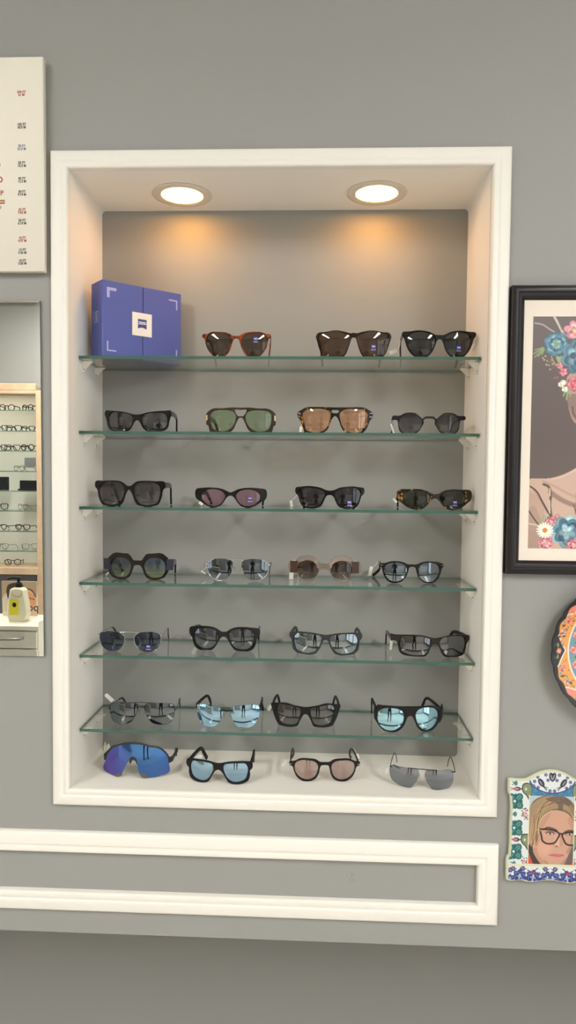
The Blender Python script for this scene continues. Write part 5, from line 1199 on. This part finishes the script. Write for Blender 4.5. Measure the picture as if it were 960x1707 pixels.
# pump bottle
pb = mirrored(33, 1036, 2.30); s = 1.0
bt = thing('pump_bottle', (pb.x, -2.30, KZ), 'cream pump bottle with black pump and yellow label, on the mirrored counter', 'pump bottle')
bw = abs(mirrored(46, 1036, 2.3).x-mirrored(20, 1036, 2.3).x)/2; bh = mirrored(33, 980, 2.3).z-pb.z
w = MB(); pr = [(-bw, 0), (bw, 0), (bw*.99, bh*.83), (bw*.9, bh*.94), (bw*.6, bh*.99), (bw*.36, bh), (-bw*.36, bh), (-bw*.6, bh*.99), (-bw*.9, bh*.94), (-bw*.99, bh*.83)]; w.plate(smooth_loop(pr, 3), [], -.026, .026, .008); w.build('bottle_body', mat('cream_plastic', (222, 214, 186), .35), bt, smooth=60)
w = MB(); w.lathe([(bw*.42, bh-.002), (bw*.42, bh+.022), (.011, bh+.025), (.008, bh+.030), (.008, bh+.044), (.014, bh+.046), (.014, bh+.054), (0, bh+.056)], n=20); w.tube([(0, 0, bh+.05), (-.03, .01, bh+.052), (-.052, .018, bh+.045)], [.007, .006, .004], n=8); w.build('pump', M_MATTEBLACK, bt, smooth=50)
w = MB(); w.box(-bw*.96, bw*.25, .0258, .0264, bh*.2, bh*.66); lbx = w.build('yellow_label', mat('yellow_label', (214, 204, 44), .5), bt, smooth=0); w = MB(); w.ball((-bw*.3, .0264, bh*.5), (bw*.26, .0006, bw*.3), n=16); w.build('dark_emblem', M_MATTEBLACK, lbx)
w = MB(); w.tube([(bw*.6*math.cos(a*math.pi/10), .0262+.0003, bh*.86+bw*.5*math.sin(a*math.pi/10)) for a in range(-10, 1)], .0012, n=6); w.build('neck_tag_ring', mat('tan_ring', (190, 150, 100), .5), bt)
# magazine leaning behind it
mgx0, mgx1 = mirrored(64, 1010, 2.45).x, mirrored(6, 1010, 2.45).x; mzh = mirrored(40, 968, 2.45).z-KZ
mg = thing('magazine', ((mgx0+mgx1)/2, -2.45, KZ), 'fashion magazine with dark title letters leaning behind the mirrored pump bottle', 'magazine'); mg.rotation_euler = (math.radians(4), 0, math.pi)
hwm = abs(mgx1-mgx0)/2
w = MB(); w.box(-hwm, hwm, .0005, .006, 0, mzh, .001); w.build('pages', mat('paper', (224, 216, 200), .6), mg)
def paint_mag(X, Y):
    P = Paint(100-X/(2*hwm)*100, Y/mzh*100, (206, 192, 170)); P.spoly('0,0 100,0 100,40 70,20 40,18 15,30 0,50', (176, 152, 124)); P.spoly('18,12 40,4 62,10 60,30 40,36 22,60 14,40', (70, 54, 48)); P.spoly('30,22 55,16 64,40 58,66 40,76 28,56', (214, 170, 144))
    P.spoly('62,26 84,34 96,60 84,80 66,60', (216, 150, 104)); P.sline('66,20 86,26 96,44', 4, (110, 60, 44)); P.sline('70,30 78,48 92,52', 3, (150, 70, 50)); P.poly('0,90 60,90 60,100 0,100', (222, 210, 188)); P.spoly('64,84 100,82 100,100 62,100', (216, 180, 156))
    return P.C
print_grid('cover', mg, -hwm, hwm, 0, mzh, -.0002, .003, paint_mag, vcol_mat('cover_paper', .35))
pm = mirrored(55, 1012, 2.452); vs, fs = text_mesh('pol', .062, .001); w = MB(); w.add([(x-(pm.x-(mgx0+mgx1)/2), -.0008, y+pm.z-KZ) for x, y, _ in vs], fs); w.build('title', MATS['ink_black'], mg, smooth=0)

# ------------------------------------------------------------------ the person taking the picture (seen only in the lenses)
def photographer():
    bx, by = .09, -1.80; V_ = []; E_ = []; R_ = []
    def jt(p, r, par=None):
        V_.append(p); R_.append(r if isinstance(r, tuple) else (r, r))
        if par is not None: E_.append((par, len(V_)-1))
        return len(V_)-1
    pel = jt((bx, by, .93), (.155, .115)); wst = jt((bx, by+.005, 1.08), (.135, .10), pel); che = jt((bx, by, 1.27), (.16, .115), wst); nk0 = jt((bx, by-.005, 1.40), (.07, .07), che)
    nk = jt((bx, by+.01, 1.47), (.054, .056), nk0); jaw = jt((bx, by+.035, 1.535), (.066, .075), nk); hd = jt((bx, by+.022, 1.615), (.078, .092), jaw); jt((bx, by+.012, 1.685), (.055, .065), hd)
    for s in (-1, 1):
        hip = jt((bx+s*.10, by, .86), .092, pel); kn = jt((bx+s*.13, by+.02, .48), .060, hip); ca = jt((bx+s*.135, by-.005, .34), .055, kn); an = jt((bx+s*.14, by-.02, .09), .040, ca); ft = jt((bx+s*.15, by+.06, .045), (.045, .035), an); jt((bx+s*.16, by+.15, .035), (.042, .028), ft)
        sh = jt((bx+s*.185, by, 1.385), .062, che); el = jt((bx+s*.235, by+.12, 1.14), .043, sh); fa = jt((bx+s*.17, by+.24, 1.29), .038, el); wr = jt((bx+s*.092, by+.318, 1.425), (.027, .024), fa)
        pm = jt((bx+s*.066, by+.335, 1.478), (.030, .015), wr)
        for k, (dz, ln) in enumerate(((.055, .026), (.036, .030), (.016, .028), (-.003, .022))):
            k0 = jt((bx+s*.060, by+.350, 1.470+dz), .0088, pm); k1 = jt((bx+s*.052, by+.361, 1.472+dz), .0082, k0); jt((bx+s*(.052-ln), by+.3625, 1.474+dz), .0070, k1)
        t0 = jt((bx+s*.052, by+.326, 1.470), .0105, wr); t1 = jt((bx+s*.036, by+.330, 1.492), .0095, t0); jt((bx+s*.026, by+.333, 1.512), .0080, t1)
    me = bpy.data.meshes.new('sk'); me.from_pydata(V_, E_, []); ob = bpy.data.objects.new('sk', me); COL.objects.link(ob)
    ob.modifiers.new('skin', 'SKIN'); sv = me.skin_vertices[0].data if me.skin_vertices else None
    if sv is None:
        bm_ = __import__('bmesh').new(); bm_.from_mesh(me); bm_.verts.layers.skin.verify(); bm_.to_mesh(me); bm_.free(); sv = me.skin_vertices[0].data
    for i, r in enumerate(R_): sv[i].radius = r; sv[i].use_root = i == 0
    sb = ob.modifiers.new('sub', 'SUBSURF'); sb.levels = 2
    dg = bpy.context.evaluated_depsgraph_get(); dg.update(); m2 = bpy.data.meshes.new_from_object(ob.evaluated_get(dg))
    g = MB(); g.add([tuple(v.co) for v in m2.vertices], [tuple(p.vertices) for p in m2.polygons]); bpy.data.objects.remove(ob)
    for i, f in enumerate(g.f):
        c = [sum(g.v[k][a] for k in f)/len(f) for a in range(3)]
        g.mi[i] = 3 if c[2] < .075 else 1 if c[2] < .95 else 0 if (c[2] > 1.455 or (c[1] > by+.305 and c[2] > 1.41)) else 2
    fy = by+.105
    g.cur = 0; g.ball((bx, fy+.008, 1.572), (.012, .018, .022)); [g.ball((bx+s*.077, by+.02, 1.59), (.010, .022, .032)) for s in (-1, 1)]
    g.cur = 4; [g.ball((bx+s*.030, fy-.006, 1.605), (.013, .010, .008)) for s in (-1, 1)]
    g.cur = 5; g.ball((bx, fy-.004, 1.535), (.024, .010, .007))
    skin = mat('skin', (190, 146, 124), .5)
    o = g.build('person', [skin, mat('dark_trousers', (34, 36, 44), .8), mat('dark_jacket', (40, 40, 46), .8), mat('dark_shoes', (26, 24, 24), .5), mat('eye_dark', (40, 32, 30), .2), mat('lips', (160, 96, 92), .5)], smooth=80)
    tag(o, 'person in dark clothes holding up a phone, seen reflected in the lenses', 'person')
    h = MB(); h.ball((bx, by+.002, 1.648), (.088, .095, .078), n=20); h.v = [(x, min(y, by+.085), max(z, 1.60-(0 if y < by+.02 else -.03))) for x, y, z in h.v]; h.build('hair', mat('dark_hair', (42, 34, 30), .7), o, smooth=80)
    p = MB(); p.box(-.0375, .0375, -.004, .004, -.078, .078, .003); ph = thing('phone', (bx, by+.3465, 1.495), 'dark phone held upright in both hands, seen reflected in the lenses', 'phone')
    p.build('body', M_MATTEBLACK, ph); q = MB(); q.box(-.035, .035, -.0046, -.0038, -.075, .075); q.build('screen', mat('phone_screen', (30, 34, 40), .1), ph, smooth=0)
photographer()
# ------------------------------------------------------------------ colour management
SC.view_settings.view_transform = 'Standard'; SC.view_settings.look = 'None'; SC.view_settings.gamma = 1; SC.view_settings.exposure = EXPOSURE
SC.view_settings.use_curve_mapping = False
SC.cycles.use_denoising = True
SC.cycles.max_bounces = 16; SC.cycles.transparent_max_bounces = 32; SC.cycles.glossy_bounces = 6; SC.cycles.diffuse_bounces = 6; SC.cycles.transmission_bounces = 8
SC.cycles.sample_clamp_indirect = 6; SC.cycles.caustics_reflective = False; SC.cycles.caustics_refractive = False
